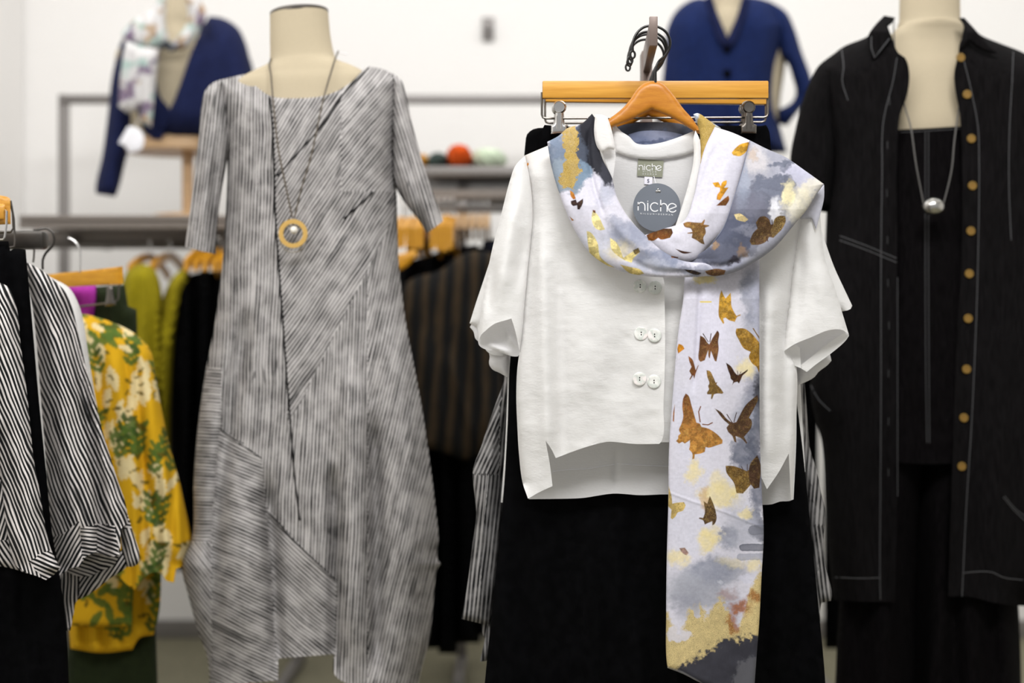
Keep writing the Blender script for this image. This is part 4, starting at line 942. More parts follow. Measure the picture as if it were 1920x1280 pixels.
# pearl buttons
for i, (x, y) in enumerate(((1200, 536), (1228, 539), (1202, 625), (1227, 628.5), (1199, 710), (1226, 715))):
    p = LP.at([x], [y], 0.0004)[0]
    b = lathe('button', [(0.0098, 0), (0.0104, 0.0008), (0.0102, 0.0016), (0.0088, 0.0021), (0.006, 0.0017), (0.001, 0.0013)], p, 'y', M['mop'], BL, 28)
    for dz in (-0.0018, 0.0018): ball('thread', p+np.array([0.0002, -0.0016, dz]), (0.0009, 0.0006, 0.0011), M['black_denim'], b, 8)
# woven label and size label
YL = 2.2155
o = Sheet([(1196.5, 296.5), (1220, 299), (1244.5, 301), (1242, 332), (1218, 331), (1194.5, 329.5)], YL-0.0012, 4, 0, thick=0.0008, ang=20).build('woven_label', M['label_green'], BL)
def niche(x0, y0, sx, slope, Y, w, mat, parent, name):
    """lower-case geometric lettering; x0,y0 = left end of the baseline in the photograph, sx = pixels per letter unit."""
    L = []
    L.append([(0, 0), (0, 16.4)]); L.append(np.r_[np.array([(0, 0.0)])[:0], np.c_[arc(6.6, 0, 6.6, 0, 180, 0, 2)][:0], np.array([(0, 8.5)]), np.c_[[6.6-6.6*math.cos(q) for q in np.linspace(0.05, math.pi, 14)], [8.6+7.4*math.sin(q) for q in np.linspace(0.05, math.pi, 14)]], np.array([(13.2, 0)])])
    L.append([(18.6, 0), (18.6, 15.6)]); L.append([(18.6, 18.0), (18.6, 19.6)])
    L.append(np.c_[[32.2+8.2*math.cos(q) for q in np.linspace(0.75, 2*math.pi-0.75, 26)], [8+8.2*math.sin(q) for q in np.linspace(0.75, 2*math.pi-0.75, 26)]])
    L.append([(43.6, 0), (43.6, 22.5)]); L.append(np.r_[np.array([(43.6, 8.5)]), np.c_[[49.8-6.2*math.cos(q) for q in np.linspace(0.05, math.pi, 14)], [8.6+7.0*math.sin(q) for q in np.linspace(0.05, math.pi, 14)]], np.array([(56, 0)])])
    e = np.linspace(0.35, 2*math.pi-0.55, 28)
    L.append(np.r_[np.array([(57.6+1.2, 4.2)]), np.c_[[66.2+8.4*math.cos(q) for q in e], [8+8.2*math.sin(q) for q in e]]])
    out = []
    for l in L:
        l = np.asarray(l, float)
        out.append(W(x0+l[:, 0]*sx, y0-l[:, 1]*sx+l[:, 0]*sx*slope, Y))
    return ribbons(name, out, w, 0.0002, mat, parent)
niche(1198.2, 318.8, 0.565, 0.02, YL-0.0014, 0.0010, M['ink'], o, 'lettering')
for s_, y in (('NILGUN', 322), ('DERMAN', 326.5)):
    text('lettering', s_, W(1218, y, YL-0.0016), 0.0030, M['ink'], o, 2.3, -0.03)
o = Sheet([(1208.5, 331), (1223.5, 332), (1223, 346), (1208, 345)], YL-0.0008, 4, 0, thick=0.0006, ang=20).build('size_label', M['label_white'], BL)
text('lettering', 'S', W(1215.5, 339.2, YL-0.0012), 0.0082, M['ink_dark'], o, 1.0, -0.03)
# round swing tag
t = thing('swing_tag', 'round slate grey swing tag with white lettering inside the blouse neckline', 'tag', W(1231, 436, 2.205))
YT = 2.2025
tg = Sheet([(1231.5+44.5*math.cos(q), 388.5+45*math.sin(q), ) for q in np.linspace(0, 2*math.pi, 37)[:-1]], YT, 5, 0, thick=0.0009).build('card', M['tag'], t)
niche(1196.5, 394.5, 0.97, 0.042, YT-0.0003, 0.00165, M['ink'], t, 'lettering')
text('lettering', 'NILGUN+DERMAN', W(1231, 401.5, YT-0.0004), 0.0036, M['ink'], t, 1.95, -0.042)
c_ = W(1234, 357, YT-0.0005)
for dx, dz, r in ((0, 0.0018, .0016), (-.0024, -.0012, .0018), (.0024, -.0012, .0018), (0, -.001, .0016)): ball('eyelet_stud', c_+np.array([dx, 0, dz]), (r, 0.0008, r), M['steel'], t, 10)
tube('string', [W(1233, 356, YT+0.002), W(1226, 330, 2.2125)], 0.0005, M['white_thread'], t, sides=5)

# ------------------------------------------------------------------ butterfly scarf
def c6(*p): return np.array(p, float)/3.2+[1220, 500]
def c7(*p): return np.array(p, float)/3.2+[1220, 880]
def c4(*p): return np.array(p, float)/3.2+[1000, 180]
GOLD, DARK, BROWN, OLIVE, RUST = lin(186, 136, 40), lin(62, 38, 28), lin(116, 66, 30), lin(124, 96, 46), lin(190, 120, 40)
PALE, AMBER = lin(232, 218, 156), lin(222, 162, 40)
FLY = [  # (outline, colour at the top, colour at the bottom, gilding)
 (c6((425,140),(440,175),(450,190),(480,155),(483,195),(485,235),(500,270),(515,295),(538,285),(540,292),(520,300),(505,330),(470,320),(450,305),(435,310),(442,338),(435,342),(415,310),(410,300),(410,220),(415,170)), lin(206,158,52), lin(176,132,50), .25),
 (c6((297,412),(320,425),(345,460),(352,465),(370,430),(400,382),(410,395),(405,450),(408,490),(395,568),(385,565),(362,505),(355,550),(350,545),(345,500),(325,560),(300,570),(290,560),(292,480)), lin(92,54,34), lin(120,80,48), .2),
 (c6((515,370),(560,370),(600,395),(640,440),(662,470),(668,540),(664,600),(650,635),(635,600),(610,580),(590,540),(600,510),(560,490),(530,440),(510,395)), lin(168,128,54), lin(160,116,22), .35),
 (c6((227,535),(250,555),(265,600),(270,620),(285,590),(288,592),(270,640),(262,672),(255,650),(238,677),(232,675),(245,650),(232,625),(245,600),(230,560)), lin(140,88,50), lin(120,70,40), .1),
 (c6((335,620),(355,625),(375,660),(390,695),(400,690),(395,705),(420,730),(437,755),(430,762),(400,760),(380,765),(368,795),(362,790),(365,765),(340,765),(338,755),(350,735),(345,715),(352,700),(340,660)), lin(140,108,60), lin(112,86,42), .3),
 (c6((452,575),(480,595),(515,645),(525,650),(545,640),(583,615),(583,620),(550,655),(540,680),(530,700),(520,690),(500,695),(490,710),(495,685),(480,670),(478,655),(465,620)), DARK, lin(70,46,32), 0),
 (c6((210,760),(225,770),(245,830),(265,900),(275,935),(295,940),(305,960),(345,970),(400,1005),(432,1040),(430,1060),(400,1070),(345,1085),(330,1080),(325,1110),(300,1120),(265,1125),(262,1150),(250,1155),(250,1120),(230,1095),(235,1075),(235,1040),(205,1060),(190,1050),(170,1060),(152,1045),(165,1030),(165,1015),(180,1000),(170,980),(185,940),(195,900),(190,840),(195,790)), lin(128,74,42), lin(198,142,66), .25),
 (c6((385,850),(420,870),(460,915),(495,935),(515,930),(530,900),(570,830),(640,768),(645,790),(620,850),(590,905),(605,920),(605,960),(590,985),(560,1020),(580,1055),(575,1062),(545,1030),(510,1015),(515,1055),(505,1050),(490,1015),(465,990),(455,965),(470,945),(440,920)), lin(70,48,34), lin(84,60,44), .2),
 (np.array([(1360.6,873),(1373,873),(1389,878),(1400,883),(1404,881),(1407,869),(1420,853),(1424,880),(1421.5,912),(1415,916),(1408,908),(1402,915),(1393,925),(1381,924),(1376,905),(1362,885)]), lin(104,76,36), lin(120,94,46), .5),
 (np.array([(1406,874),(1420,853),(1426,870),(1424,914),(1414,916),(1407,906),(1404,890)]), lin(60,42,32), lin(70,48,36), .15),
 (c6((168,462),(190,470),(203,492),(165,520),(160,490)), lin(206,140,40), lin(190,120,30), 0),
 (c6((145,825),(140,930),(133,925),(136,870)), lin(150,92,30), lin(150,92,30), 0),
 (c7((108,100),(125,160),(130,205),(150,200),(200,195),(210,215),(195,245),(160,260),(150,280),(130,298),(120,290),(125,240),(104,220)), lin(206,182,118), lin(198,172,104), .2),
 (c7((355,158),(370,190),(390,250),(395,300),(380,330),(370,335),(370,310),(345,320),(325,330),(315,305),(290,295),(292,288),(315,290),(325,260),(318,190),(340,205)), lin(110,86,52), lin(70,50,36), .45),
 (c7((172,472),(205,468),(228,500),(215,515),(190,500)), lin(168,140,130), lin(160,130,126), .1),
 (c4((220,565),(240,580),(255,615),(240,620),(225,600)), lin(196,126,40), lin(160,96,40), .1),
 (c4((225,630),(255,620),(262,640),(298,615),(298,640),(278,680),(265,680),(262,655),(240,660),(228,650)), lin(56,40,40), lin(56,40,40), 0),
 (c4((355,690),(375,700),(430,800),(400,805),(370,790),(350,740)), PALE, PALE, 0),
 (c4((320,810),(340,815),(385,880),(400,960),(440,1000),(490,1030),(450,1020),(380,990),(345,960),(330,900)), PALE, lin(226,206,130), 0),
 (c4((460,850),(500,880),(540,970),(600,930),(630,910),(640,935),(600,975),(590,1000),(540,980),(470,920)), PALE, lin(224,206,136), 0),
 (c4((598,925),(630,910),(640,935),(610,952)), lin(90,84,66), lin(120,112,84), .6),
 (c4((520,1010),(580,1025),(640,1040),(665,1065),(610,1075),(560,1050)), lin(222,200,128), lin(222,200,128), 0),
 (c4((355,682),(372,686),(374,702),(360,698)), lin(110,72,40), lin(110,72,40), 0),
 (c4((1240,290),(1290,275),(1300,285),(1280,330),(1240,360),(1200,355),(1190,340),(1210,315)), AMBER, lin(214,168,70), .1),
 (c4((1075,520),(1110,515),(1125,540),(1135,515),(1160,505),(1160,525),(1145,550),(1172,548),(1150,580),(1120,625),(1100,620),(1105,590),(1120,570),(1120,550),(1090,545)), AMBER, lin(204,136,40), .1),
 (c4((1170,597),(1176,620),(1155,657),(1098,657),(1140,620)), lin(150,92,44), lin(110,66,36), .1),
 (c4((898,765),(920,755),(970,758),(1010,760),(1025,740),(1030,745),(1022,770),(1055,775),(1055,780),(1030,790),(1035,820),(1020,850),(1028,890),(1010,885),(980,865),(950,850),(955,825),(925,825),(925,820),(955,815),(945,795),(910,785)), lin(150,106,56), lin(116,90,60), .4),
 (c4((678,835),(720,810),(770,795),(830,795),(838,820),(820,850),(765,860),(750,850),(720,868),(690,865)), lin(70,42,26), lin(124,72,24), .1),
 (c4((1360,725),(1390,720),(1415,740),(1425,770),(1440,770),(1450,735),(1480,718),(1510,720),(1515,745),(1490,800),(1470,820),(1440,850),(1415,845),(1400,870),(1360,890),(1310,893),(1298,870),(1320,820),(1345,795),(1335,760)), lin(80,58,38), lin(88,66,48), .25),
 (c4((1440,770),(1450,735),(1480,718),(1510,720),(1515,745),(1490,800),(1470,820),(1440,850),(1425,820)), lin(120,96,56), lin(110,88,56), .6),
 (c4((850,915),(900,930),(955,938),(900,945)), DARK, DARK, 0), (c4((825,958),(870,966),(868,972),(830,970)), BROWN, BROWN, 0),
 (c4((905,1040),(960,1045),(1010,1062),(990,1072),(930,1058)), lin(44,38,40), lin(44,38,40), 0),
 (c4((1030,1050),(1100,1035),(1155,1045),(1145,1070),(1080,1080),(1040,1065)), lin(96,66,44), lin(110,80,60), .3),
 (c4((1205,710),(1240,705),(1290,740),(1270,755),(1220,740)), lin(204,186,138), lin(204,186,138), .2),
 (c4((218,722),(245,745),(232,748)), lin(170,110,50), lin(170,110,50), 0)]
ANT = [(c6((315,402),(345,450)), .9, DARK), (c6((363,400),(355,450)), .9, DARK), (c6((615,370),(655,432)), 1.2, OLIVE), (c6((300,838),(288,870),(297,930)), 1.2, BROWN), (c6((312,945),(345,948),(370,935)), 1.2, BROWN),
       (c6((457,885),(490,935)), .9, DARK), (c6((515,875),(500,930)), .9, DARK), (c6((520,625),(525,648)), .7, DARK), (c6((542,630),(530,650)), .7, DARK), (c6((545,1198),(555,1220)), .7, DARK), (c6((580,1185),(580,1220)), .7, DARK),
       (c6((300,210),(362,210)), 1.6, lin(222, 200, 110)), (c4((1432,742),(1436,775)), .8, DARK), (c4((1400,845),(1408,872)), .9, DARK)]
# soft washes of ink: centre, radii, colour, strength, edge softness, ragged
SL1, SL2, SL3, CHAR = lin(142, 146, 162), lin(106, 110, 126), lin(78, 82, 96), lin(38, 38, 45)
YEL, GLD = lin(230, 214, 160), lin(214, 193, 134)
WASH = [(1330,640,60,110,lin(212,210,226),.6,.6),(1300,800,40,90,lin(208,208,224),.5,.6),(1290,985,40,60,lin(206,206,220),.6,.6),(1408,560,20,75,SL1,.8,.5),(1425,600,16,130,lin(176,178,196),.8,.5),(1416,745,26,60,SL2,.75,.6),(1398,800,30,60,SL1,.7,.7),(1398,850,26,52,SL2,.9,.4),(1424,740,14,40,CHAR,.8,.5),(1416,820,12,60,SL3,.7,.4),
 (1402,690,20,20,YEL,.75,.6),(1300,885,15,26,YEL,.75,.5),(1352,930,46,26,YEL,.85,.45),(1345,900,20,24,YEL,.6,.6),(1322,935,10,26,lin(196,160,120),.6,.5),(1330,1012,24,26,YEL,.85,.5),(1272,1045,24,18,YEL,.7,.6),(1390,935,20,14,lin(206,206,220),.7,.4),
 (1422,920,20,46,SL2,.85,.4),(1414,970,16,16,SL2,.85,.3),(1425,995,16,20,SL3,.8,.3),(1366,1008,20,22,SL1,.85,.5),(1365,1000,16,10,SL2,.6,.4),(1390,990,40,44,lin(172,174,188),.7,.5),(1365,1140,30,40,lin(176,178,194),.6,.5),(1400,960,14,12,YEL,.7,.5),
 (1340,1072,66,30,SL1,.9,.5),(1290,1100,44,40,lin(170,172,184),.8,.5),(1310,1115,60,36,lin(158,160,172),.8,.5),(1352,1085,10,6,lin(196,198,210),.6,.5),(1290,1135,30,30,lin(150,152,166),.6,.5),(1375,1055,30,12,YEL,.4,.6),(1415,1060,16,14,YEL,.7,.5),(1400,1085,14,10,lin(210,210,226),.7,.5)]
LWASH = [(1108,470,40,50,lin(206,208,222),.7,.5),(1135,345,16,50,lin(176,178,194),.8,.5),(1044,300,22,70,lin(118,130,150),1.1,.3),(1062,330,36,36,lin(136,148,162),1.1,.2),(1093,275,18,54,lin(74,80,94),1.2,.25),(1118,240,32,52,CHAR,1.4,.25),(1126,292,26,40,lin(44,45,52),1.4,.3),(1142,322,18,24,lin(56,57,66),1.2,.4),
 (1092,325,16,28,lin(120,140,160),.9,.3),(1180,442,56,32,lin(150,154,172),.95,.55),(1240,482,66,20,lin(132,138,158),.9,.55),(1160,470,30,20,YEL,.5,.7),(1215,500,60,14,lin(176,180,196),.7,.6),(1300,505,50,12,lin(120,124,140),.8,.6),(1150,420,16,14,lin(150,154,172),.6,.5)]
BWASH = [(1500,322,40,26,lin(198,198,214),.8,.5),(1520,352,24,18,lin(226,220,206),.8,.5),(1490,392,22,26,lin(222,216,196),.7,.5),(1348,500,60,14,lin(150,152,170),.8,.5),(1420,300,26,30,lin(196,192,196),.9,.5),(1448,350,46,22,SL2,1.15,.2),(1428,372,48,20,lin(112,116,132),1.1,.25),(1400,400,56,44,lin(108,109,124),1.1,.4),(1470,305,26,8,SL2,.9,.3),(1475,318,14,10,SL2,.85,.3),(1378,440,46,44,lin(86,90,108),1.1,.4),(1345,478,46,24,lin(96,99,116),1.1,.4),
 (1500,330,26,16,lin(180,180,200),.7,.5),(1480,365,14,26,lin(232,222,180),.85,.4),(1510,370,20,26,lin(226,218,190),.6,.6),(1455,395,14,26,lin(226,226,232),.8,.4),(1340,460,10,8,lin(160,130,96),.8,.5),(1388,470,13,16,lin(140,116,96),.85,.4),(1376,492,14,8,lin(60,56,66),.9,.4),(1412,290,12,14,lin(186,172,164),.9,.4),(1430,430,60,10,lin(150,152,168),.6,.5),(1390,330,16,60,lin(150,158,176),.6,.6)]
CWASH = [(1320,265,16,60,lin(170,140,60),.95,.3),(1308,300,6,80,lin(150,166,190),.9,.3),(1335,245,20,14,lin(120,116,92),.8,.4)]
FLY = [(spline(list(map(tuple, f_[0])), 2.5, True, 48)[0], *f_[1:]) for f_ in FLY]
def paint(base, washes, gild=(), flies=True, extra=None):
    def f(x, y):
        n = len(x); x0_, y0_ = x, y
        wx = x+(fbm(x*0.05, y*0.05, 11, 4)-0.5)*26+(fbm(x*0.25, y*0.25, 51, 3)-0.5)*9; wy = y+(fbm(x*0.05, y*0.05, 31, 4)-0.5)*26+(fbm(x*0.25, y*0.25, 61, 3)-0.5)*9
        c = np.tile(np.array(base, float), (n, 1)); gl = np.zeros(n)
        m = sstep(0.5, 0.8, fbm(x*0.012, y*0.012, 5))[:, None]*0.25; c = c*(1-m)+np.array(lin(192, 194, 212))*m
        for (cx, cy, rx, ry, col, st, so) in washes:
            kk = np.where((np.abs(wx-cx) < rx*1.5) & (np.abs(wy-cy) < ry*1.5))[0]
            if not len(kk): continue
            d = np.sqrt(((wx[kk]-cx)/rx)**2+((wy[kk]-cy)/ry)**2)
            gr = 0.75+0.5*fbm(x[kk]*0.08, y[kk]*0.08, int(cx) % 97, 3)
            al = (np.clip(st*sstep(1+so*0.4, 1-so, d)*gr, 0, 1))[:, None]
            ed = (np.exp(-((d-0.97)/0.05)**2)*0.25*(so < 0.45))[:, None]
            cc = c[kk]*(1-al)+np.array(col)*al; c[kk] = cc*(1-ed)+np.array(col)*0.5*ed
        for (cx, cy, rx, ry) in gild:
            d = np.sqrt(((wx-cx)/rx)**2+((wy-cy)/ry)**2); al = sstep(1.06, 0.94, d)*(0.85+0.15*noise(x*0.4, y*0.4))
            c = c*(1-al[:, None])+np.array(lin(178, 150, 78))*al[:, None]*(0.8+0.4*fbm(x*0.1, y*0.1, 3))[:, None]; gl = np.maximum(gl, al*0.75)
        c = c*(0.90+0.2*fbm(x*0.22, y*0.3, 71, 3))[:, None]
        if extra: c, gl = extra(x, y, wx, wy, c, gl)
        if flies:
            P = np.c_[x, y]
            for pol, ca, cb2, gd in FLY:
                lo, hi = pol.min(0)-1, pol.max(0)+1
                k = np.where((x > lo[0]) & (x < hi[0]) & (y > lo[1]) & (y < hi[1]))[0]
                if not len(k): continue
                sd = segdist(P[k], pol, np.roll(pol, -1, 0))*np.where(inside(P[k], pol), 1, -1)
                cov = sstep(-0.6, 0.6, sd); k = k[cov > 0]; cov = cov[cov > 0][:, None]
                if not len(k): continue
                q = ((y[k]-lo[1])/(hi[1]-lo[1]))[:, None]; cc = np.array(ca)*(1-q)+np.array(cb2)*q
                m1 = sstep(0.42, 0.62, fbm(x[k]*0.10, y[k]*0.10, 17))[:, None]; m2 = sstep(0.5, 0.66, fbm(x[k]*0.38, y[k]*0.38, 27, 3))[:, None]*(0.35+gd)
                m3 = sstep(0.56, 0.7, fbm(x[k]*0.30, y[k]*0.30, 47, 3))[:, None]*(0.25+gd)
                cc = cc*(0.72+0.45*m1); cc = cc*(1-m2*0.55)+np.array(lin(70, 46, 26))*m2*0.55; cc = cc*(1-m3*0.6)+np.array(lin(214, 176, 96))*m3*0.6*(0.25+cc.mean(1)[:, None]*3).clip(0, 1)
                c[k] = c[k]*(1-cov)+cc*cov; gl[k] = gl[k]*(1-cov[:, 0])+gd*0.8*cov[:, 0]
            for pl, w, col in ANT:
                lo, hi = pl.min(0)-2, pl.max(0)+2
                k = np.where((x > lo[0]) & (x < hi[0]) & (y > lo[1]) & (y < hi[1]))[0]
                if not len(k): continue
                d = segdist(P[k], pl[:-1], pl[1:]); cov = sstep(w*0.85+0.4, w*0.85-0.4, d)[:, None]; c[k] = c[k]*(1-cov)+np.array(col)*cov
        return np.clip(c, 0, 1), gl
    return f
LILAC = lin(211, 209, 221)
def tail_extra(x, y, wx, wy, c, gl):
    edge = 1150+16*np.sin(x*0.11)+18*np.sin(x*0.05+1)-np.clip((x-1375)/50, 0, 1)*70
    ny = wy+(fbm(x*0.15, y*0.15, 41)-0.5)*26
    al = sstep(-8, 10, ny-edge)*0.95
    hole = sstep(1.1, 0.8, np.sqrt(((wx-1275)/26)**2+((wy-1188)/14)**2)); al = al*(1-hole*0.85)
    hole = sstep(1.1, 0.85, np.sqrt(((wx-1304)/12)**2+((wy-1146)/14)**2)); al = al*(1-hole*0.9)
    g2 = np.array(GLD)*(0.72+0.5*fbm(x*0.12, y*0.12, 3))[:, None]
    c = c*(1-al[:, None])+g2*al[:, None]; gl = np.maximum(gl, al*0.85)
    for (cx, cy, rx, ry, st) in ((1388, 1138, 26, 15, .85), (1374, 1166, 12, 24, .75), (1368, 1178, 6, 14, .7), (1412, 1118, 14, 14, .8), (1360, 1115, 26, 14, .35)):
        d = np.sqrt(((wx-cx)/rx)**2+((wy-cy)/ry)**2); m = (st*sstep(1.1, 0.3, d))[:, None]; c = c*(1-m)+np.array(lin(150, 82, 14))*m*(0.6+0.8*fbm(x*0.3, y*0.3, 91, 3))[:, None]
    ch = sstep(-6, 6, (ny-(1196+np.clip((1362-x)/70, 0, 3)*46)))*sstep(-3, 5, ny-1190)
    chn = (0.7+0.7*fbm(x*0.05, y*0.05, 23))[:, None]
    c = c*(1-ch[:, None])+np.array(lin(58, 58, 66))*chn*ch[:, None]; gl = gl*(1-ch)
    pal = (ch*sstep(1.15, 0.9, np.sqrt(((wx-1412)/34)**2+((wy-1262)/34)**2))*0.6)[:, None]; c = c*(1-pal)+np.array(lin(106, 106, 112))*pal
    for p0, p1_, r_, col, st in (((1393, 1026), (1445, 1026), 6.5, SL3, .9), ((1388, 1044), (1440, 1043), 6, SL1, .7), ((1412, 994), (1445, 992), 9, lin(112, 114, 126), .85)):
        d = segdist(np.c_[x, y], np.array([p0], float), np.array([p1_], float))+(fbm(x*0.2, y*0.2, 33, 2)-0.5)*2
        m = (sstep(r_+0.8, r_-0.8, d)*st*(0.8+0.2*sstep(r_-3, r_, d)))[:, None]; c = c*(1-m)+np.array(col)*m
    rim = (sstep(5, 2, np.abs(y-np.interp(x, [1250, 1280, 1310, 1340], [1252, 1262, 1279, 1300])))*0.6)[:, None]; c = c*(1-rim)+np.array(lin(170, 170, 178))*rim
    return c, gl
SCF = thing('butterfly_scarf', 'white and grey silk scarf printed with golden butterflies, wrapped around the front blouse', 'scarf', W(1330, 1285, 2.15))
# far side of the loop behind the neck
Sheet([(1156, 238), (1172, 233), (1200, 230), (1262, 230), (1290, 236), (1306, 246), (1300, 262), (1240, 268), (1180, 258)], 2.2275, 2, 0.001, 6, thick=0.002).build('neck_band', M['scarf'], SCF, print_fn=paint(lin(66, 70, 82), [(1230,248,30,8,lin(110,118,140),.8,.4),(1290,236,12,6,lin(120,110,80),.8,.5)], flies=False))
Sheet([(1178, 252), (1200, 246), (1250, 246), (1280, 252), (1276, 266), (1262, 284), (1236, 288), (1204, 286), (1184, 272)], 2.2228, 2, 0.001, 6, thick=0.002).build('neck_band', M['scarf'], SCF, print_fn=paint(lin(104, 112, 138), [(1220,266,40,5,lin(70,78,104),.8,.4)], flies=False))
# right shoulder
SA = Sheet([(1340, 238), (1372, 248), (1408, 264), (1392, 320), (1378, 372), (1360, 430), (1328, 462), (1305, 486), (1262, 488), (1228, 470), (1205, 442), (1240, 430), (1282, 414), (1300, 370), (1310, 322), (1322, 276)], 2.165, 1.05, 0.012, 30, tilt=lambda x, y: -0.022*np.clip((y-240)/160, 0, 1)+0.012*np.clip((1290-x)/80, 0, 1),
           fold=Folds([(((1345, 262), (1318, 340), (1300, 410)), 6, 0.003), (((1372, 262), (1340, 380), (1290, 450)), 12, -0.003), (((1240, 445), (1290, 470)), 8, 0.003)]), thick=0.0008)
SA.build('neck_fold', M['scarf'], SCF, print_fn=paint(LILAC, []))
SC_ = Sheet([(1300, 214), (1308, 212), (1330, 226), (1352, 240), (1340, 262), (1328, 296), (1319, 318), (1309, 322), (1312, 280), (1312, 250)], 2.176, 1.05, 0.010, 16, tilt=lambda x, y: -0.016*np.clip((y-240)/80, 0, 1), thick=0.0008)
SC_.build('neck_fold', M['scarf'], SCF, print_fn=paint(lin(190, 198, 214), CWASH, [(1326, 262, 16, 56)], flies=False))
# left strand across the chest
lt = lambda x, y: 0.0-0.030*np.clip((y-215)/170, 0, 1)-0.004*np.clip((x-1100)/150, 0, 1)
SLf = Sheet([(1110, 213), (1117, 224), (1119, 256), (1129, 296), (1147, 332), (1158, 372), (1182, 412), (1211, 442), (1242, 470), (1278, 488), (1340, 494), (1372, 500), (1366, 512), (1330, 517), (1262, 520), (1200, 516), (1148, 502), (1108, 476), (1080, 436), (1052, 372), (1034, 312), (1026, 266), (1048, 254), (1064, 240), (1090, 232)], 2.166, 1.05, 0.012, 26, tilt=lt,
            fold=Folds([(((1104, 232), (1104, 290), (1114, 350), (1134, 410)), 5, 0.005), (((1080, 240), (1082, 330), (1105, 410), (1170, 470)), 16, -0.004), (((1125, 370), (1160, 430), (1240, 492)), 10, -0.004), (((1150, 470), (1230, 508), (1320, 508)), 7, 0.003), (((1056, 262), (1062, 340), (1090, 420)), 8, 0.002)]), thick=0.0008)
SLf.build('neck_fold', M['scarf'], SCF, print_fn=paint(LILAC, LWASH, [(1068, 268, 15, 36), (1070, 320, 15, 32), (1060, 336, 10, 22)]))
# right grey strand in front
bt = lambda x, y: -0.034*np.clip((y-262)/130, 0, 1)+0.022*np.clip((x-1470)/80, 0, 1)+0.030*np.clip((1352-x)/60, 0, 1)*np.clip((y-455)/30, 0, 1)
SBf = Sheet([(1406, 263), (1438, 279), (1472, 294), (1510, 320), (1545, 345), (1530, 366), (1515, 390), (1490, 420), (1452, 464), (1410, 494), (1368, 513), (1330, 517), (1296, 506), (1262, 489), (1300, 481), (1330, 462), (1356, 428), (1376, 372), (1392, 320)], 2.158, 1.05, 0.012, 26, tilt=bt,
            fold=Folds([(((1450, 300), (1420, 400), (1350, 470)), 16, -0.004), (((1500, 330), (1470, 410), (1400, 470)), 10, 0.003), (((1300, 490), (1350, 500), (1420, 470)), 6, 0.003)]), thick=0.0008)
SBf.build('neck_fold', M['scarf'], SCF, print_fn=paint(lin(152, 153, 165), BWASH))
seams('hem', [[(1406, 264), (1392, 320), (1376, 372), (1356, 428), (1334, 458)]], SBf, 0.0006, M['hemline'], SCF, 0.0003)
SDf = Sheet([(1500, 410), (1516, 372), (1545.5, 345.5), (1545, 372), (1538, 402), (1530, 430), (1522, 410)], 2.172, 2, 0.003, 10, thick=0.0008)
SDf.build('neck_fold', M['scarf'], SCF, print_fn=paint(lin(196, 196, 208), [], flies=False))
# hanging end
tf = Folds([(((1313, 515), (1308, 640), (1300, 740)), 5, 0.0035), (((1340, 520), (1352, 700), (1340, 880)), 30, -0.004), (((1400, 520), (1405, 720)), 20, 0.003), (((1230, 914), (1300, 940), (1360, 960), (1450, 998)), 3, -0.0007), (((1290, 980), (1300, 1200)), 24, -0.003), (((1400, 1000), (1390, 1240)), 24, 0.003)],
           [lambda x, y: 0.006*np.sin((x-1250)/180*math.pi*2+y*0.002)*np.clip((y-520)/200, 0.2, 1)])
ST = Sheet([(1284, 508), (1350, 512), (1424, 484), (1424, 560), (1424, 700), (1425, 820), (1429, 930), (1432, 1000), (1428, 1080), (1424, 1160), (1418, 1240), (1414, 1296), (1345, 1292), (1312, 1279), (1280, 1263), (1252, 1252), (1250, 1240), (1249, 1150), (1250, 1050), (1253, 940), (1254, 850), (1262, 730), (1272, 620), (1281, 560)], 2.152, 1.0, 0.006, 12, open=(0, 1), fold=tf, thick=0.0008, tilt=lambda x, y: 0.010*np.clip((560-y)/70, 0, 1)+0*x)
ST.build('hanging_end', M['scarf'], SCF, print_fn=paint(LILAC, WASH+[(1322, 520, 24, 10, lin(226, 208, 130), .8, .5)], extra=tail_extra))

# ------------------------------------------------------------------ left rack in front
t = thing('side_rack', 'dark metal side rack bar with trouser and jacket hangers at the left edge', 'rack', (-1.05, 2.46, 0))
c, s = px_box(-160, 80, 432, 466, 2.44, 0.035); box('bar', c, s, M['gunmetal'], t, 0.006)
box('post', (-1.06, 2.47, c[2]/2+0.02), (0.04, 0.04, c[2]+0.04), M['gunmetal'], t, 0.003)
box('foot', (-1.06, 2.47, 0.015), (0.06, 0.6, 0.03), M['gunmetal'], t, 0.004)

t = thing('trouser_hanger', 'honey wood clip hanger end at the far left edge beside the dark bar', 'hanger', W(0, 420, 2.33))
q = Sheet([(-60, 366), (14, 369), (19, 372), (20, 420), (-60, 424)], 2.34, 6, 0.003, 5, back=0.003, thick=0.010, ang=30); q.build('wooden_bar', M['wood'], t)
q = Sheet([(-60, 382), (6, 382), (9, 384), (9, 410), (-60, 412)], 2.322, 6, 0.003, 5, back=0.003, thick=0.010, ang=30); q.build('wooden_bar', M['wood'], t)
tube('wire_frame', [W(-30, 450, 2.315), W(6, 449, 2.315), W(9, 444, 2.315), W(12, 420, 2.315), W(12.5, 396, 2.315), W(10, 394, 2.322)], 0.0019, M['steel'], t)
tube('wire_frame', [W(-30, 438, 2.35), W(20, 435, 2.35), W(25, 428, 2.35), W(24, 400, 2.35), W(20, 384, 2.345)], 0.0019, M['steel_dark'], t)
tube('wire_frame', [W(20, 376, 2.352), W(26, 410, 2.352), W(28, 450, 2.352), W(27, 462, 2.352), W(18, 464, 2.352)], 0.0016, M['steel_dark'], t)
tube('hook', [W(-20, 368, 2.34), W(-20, 340, 2.38), W(-20, 402, 2.436), W(-20, 428, 2.445)], 0.0021, M['hook'], t, smooth_step=0.01)

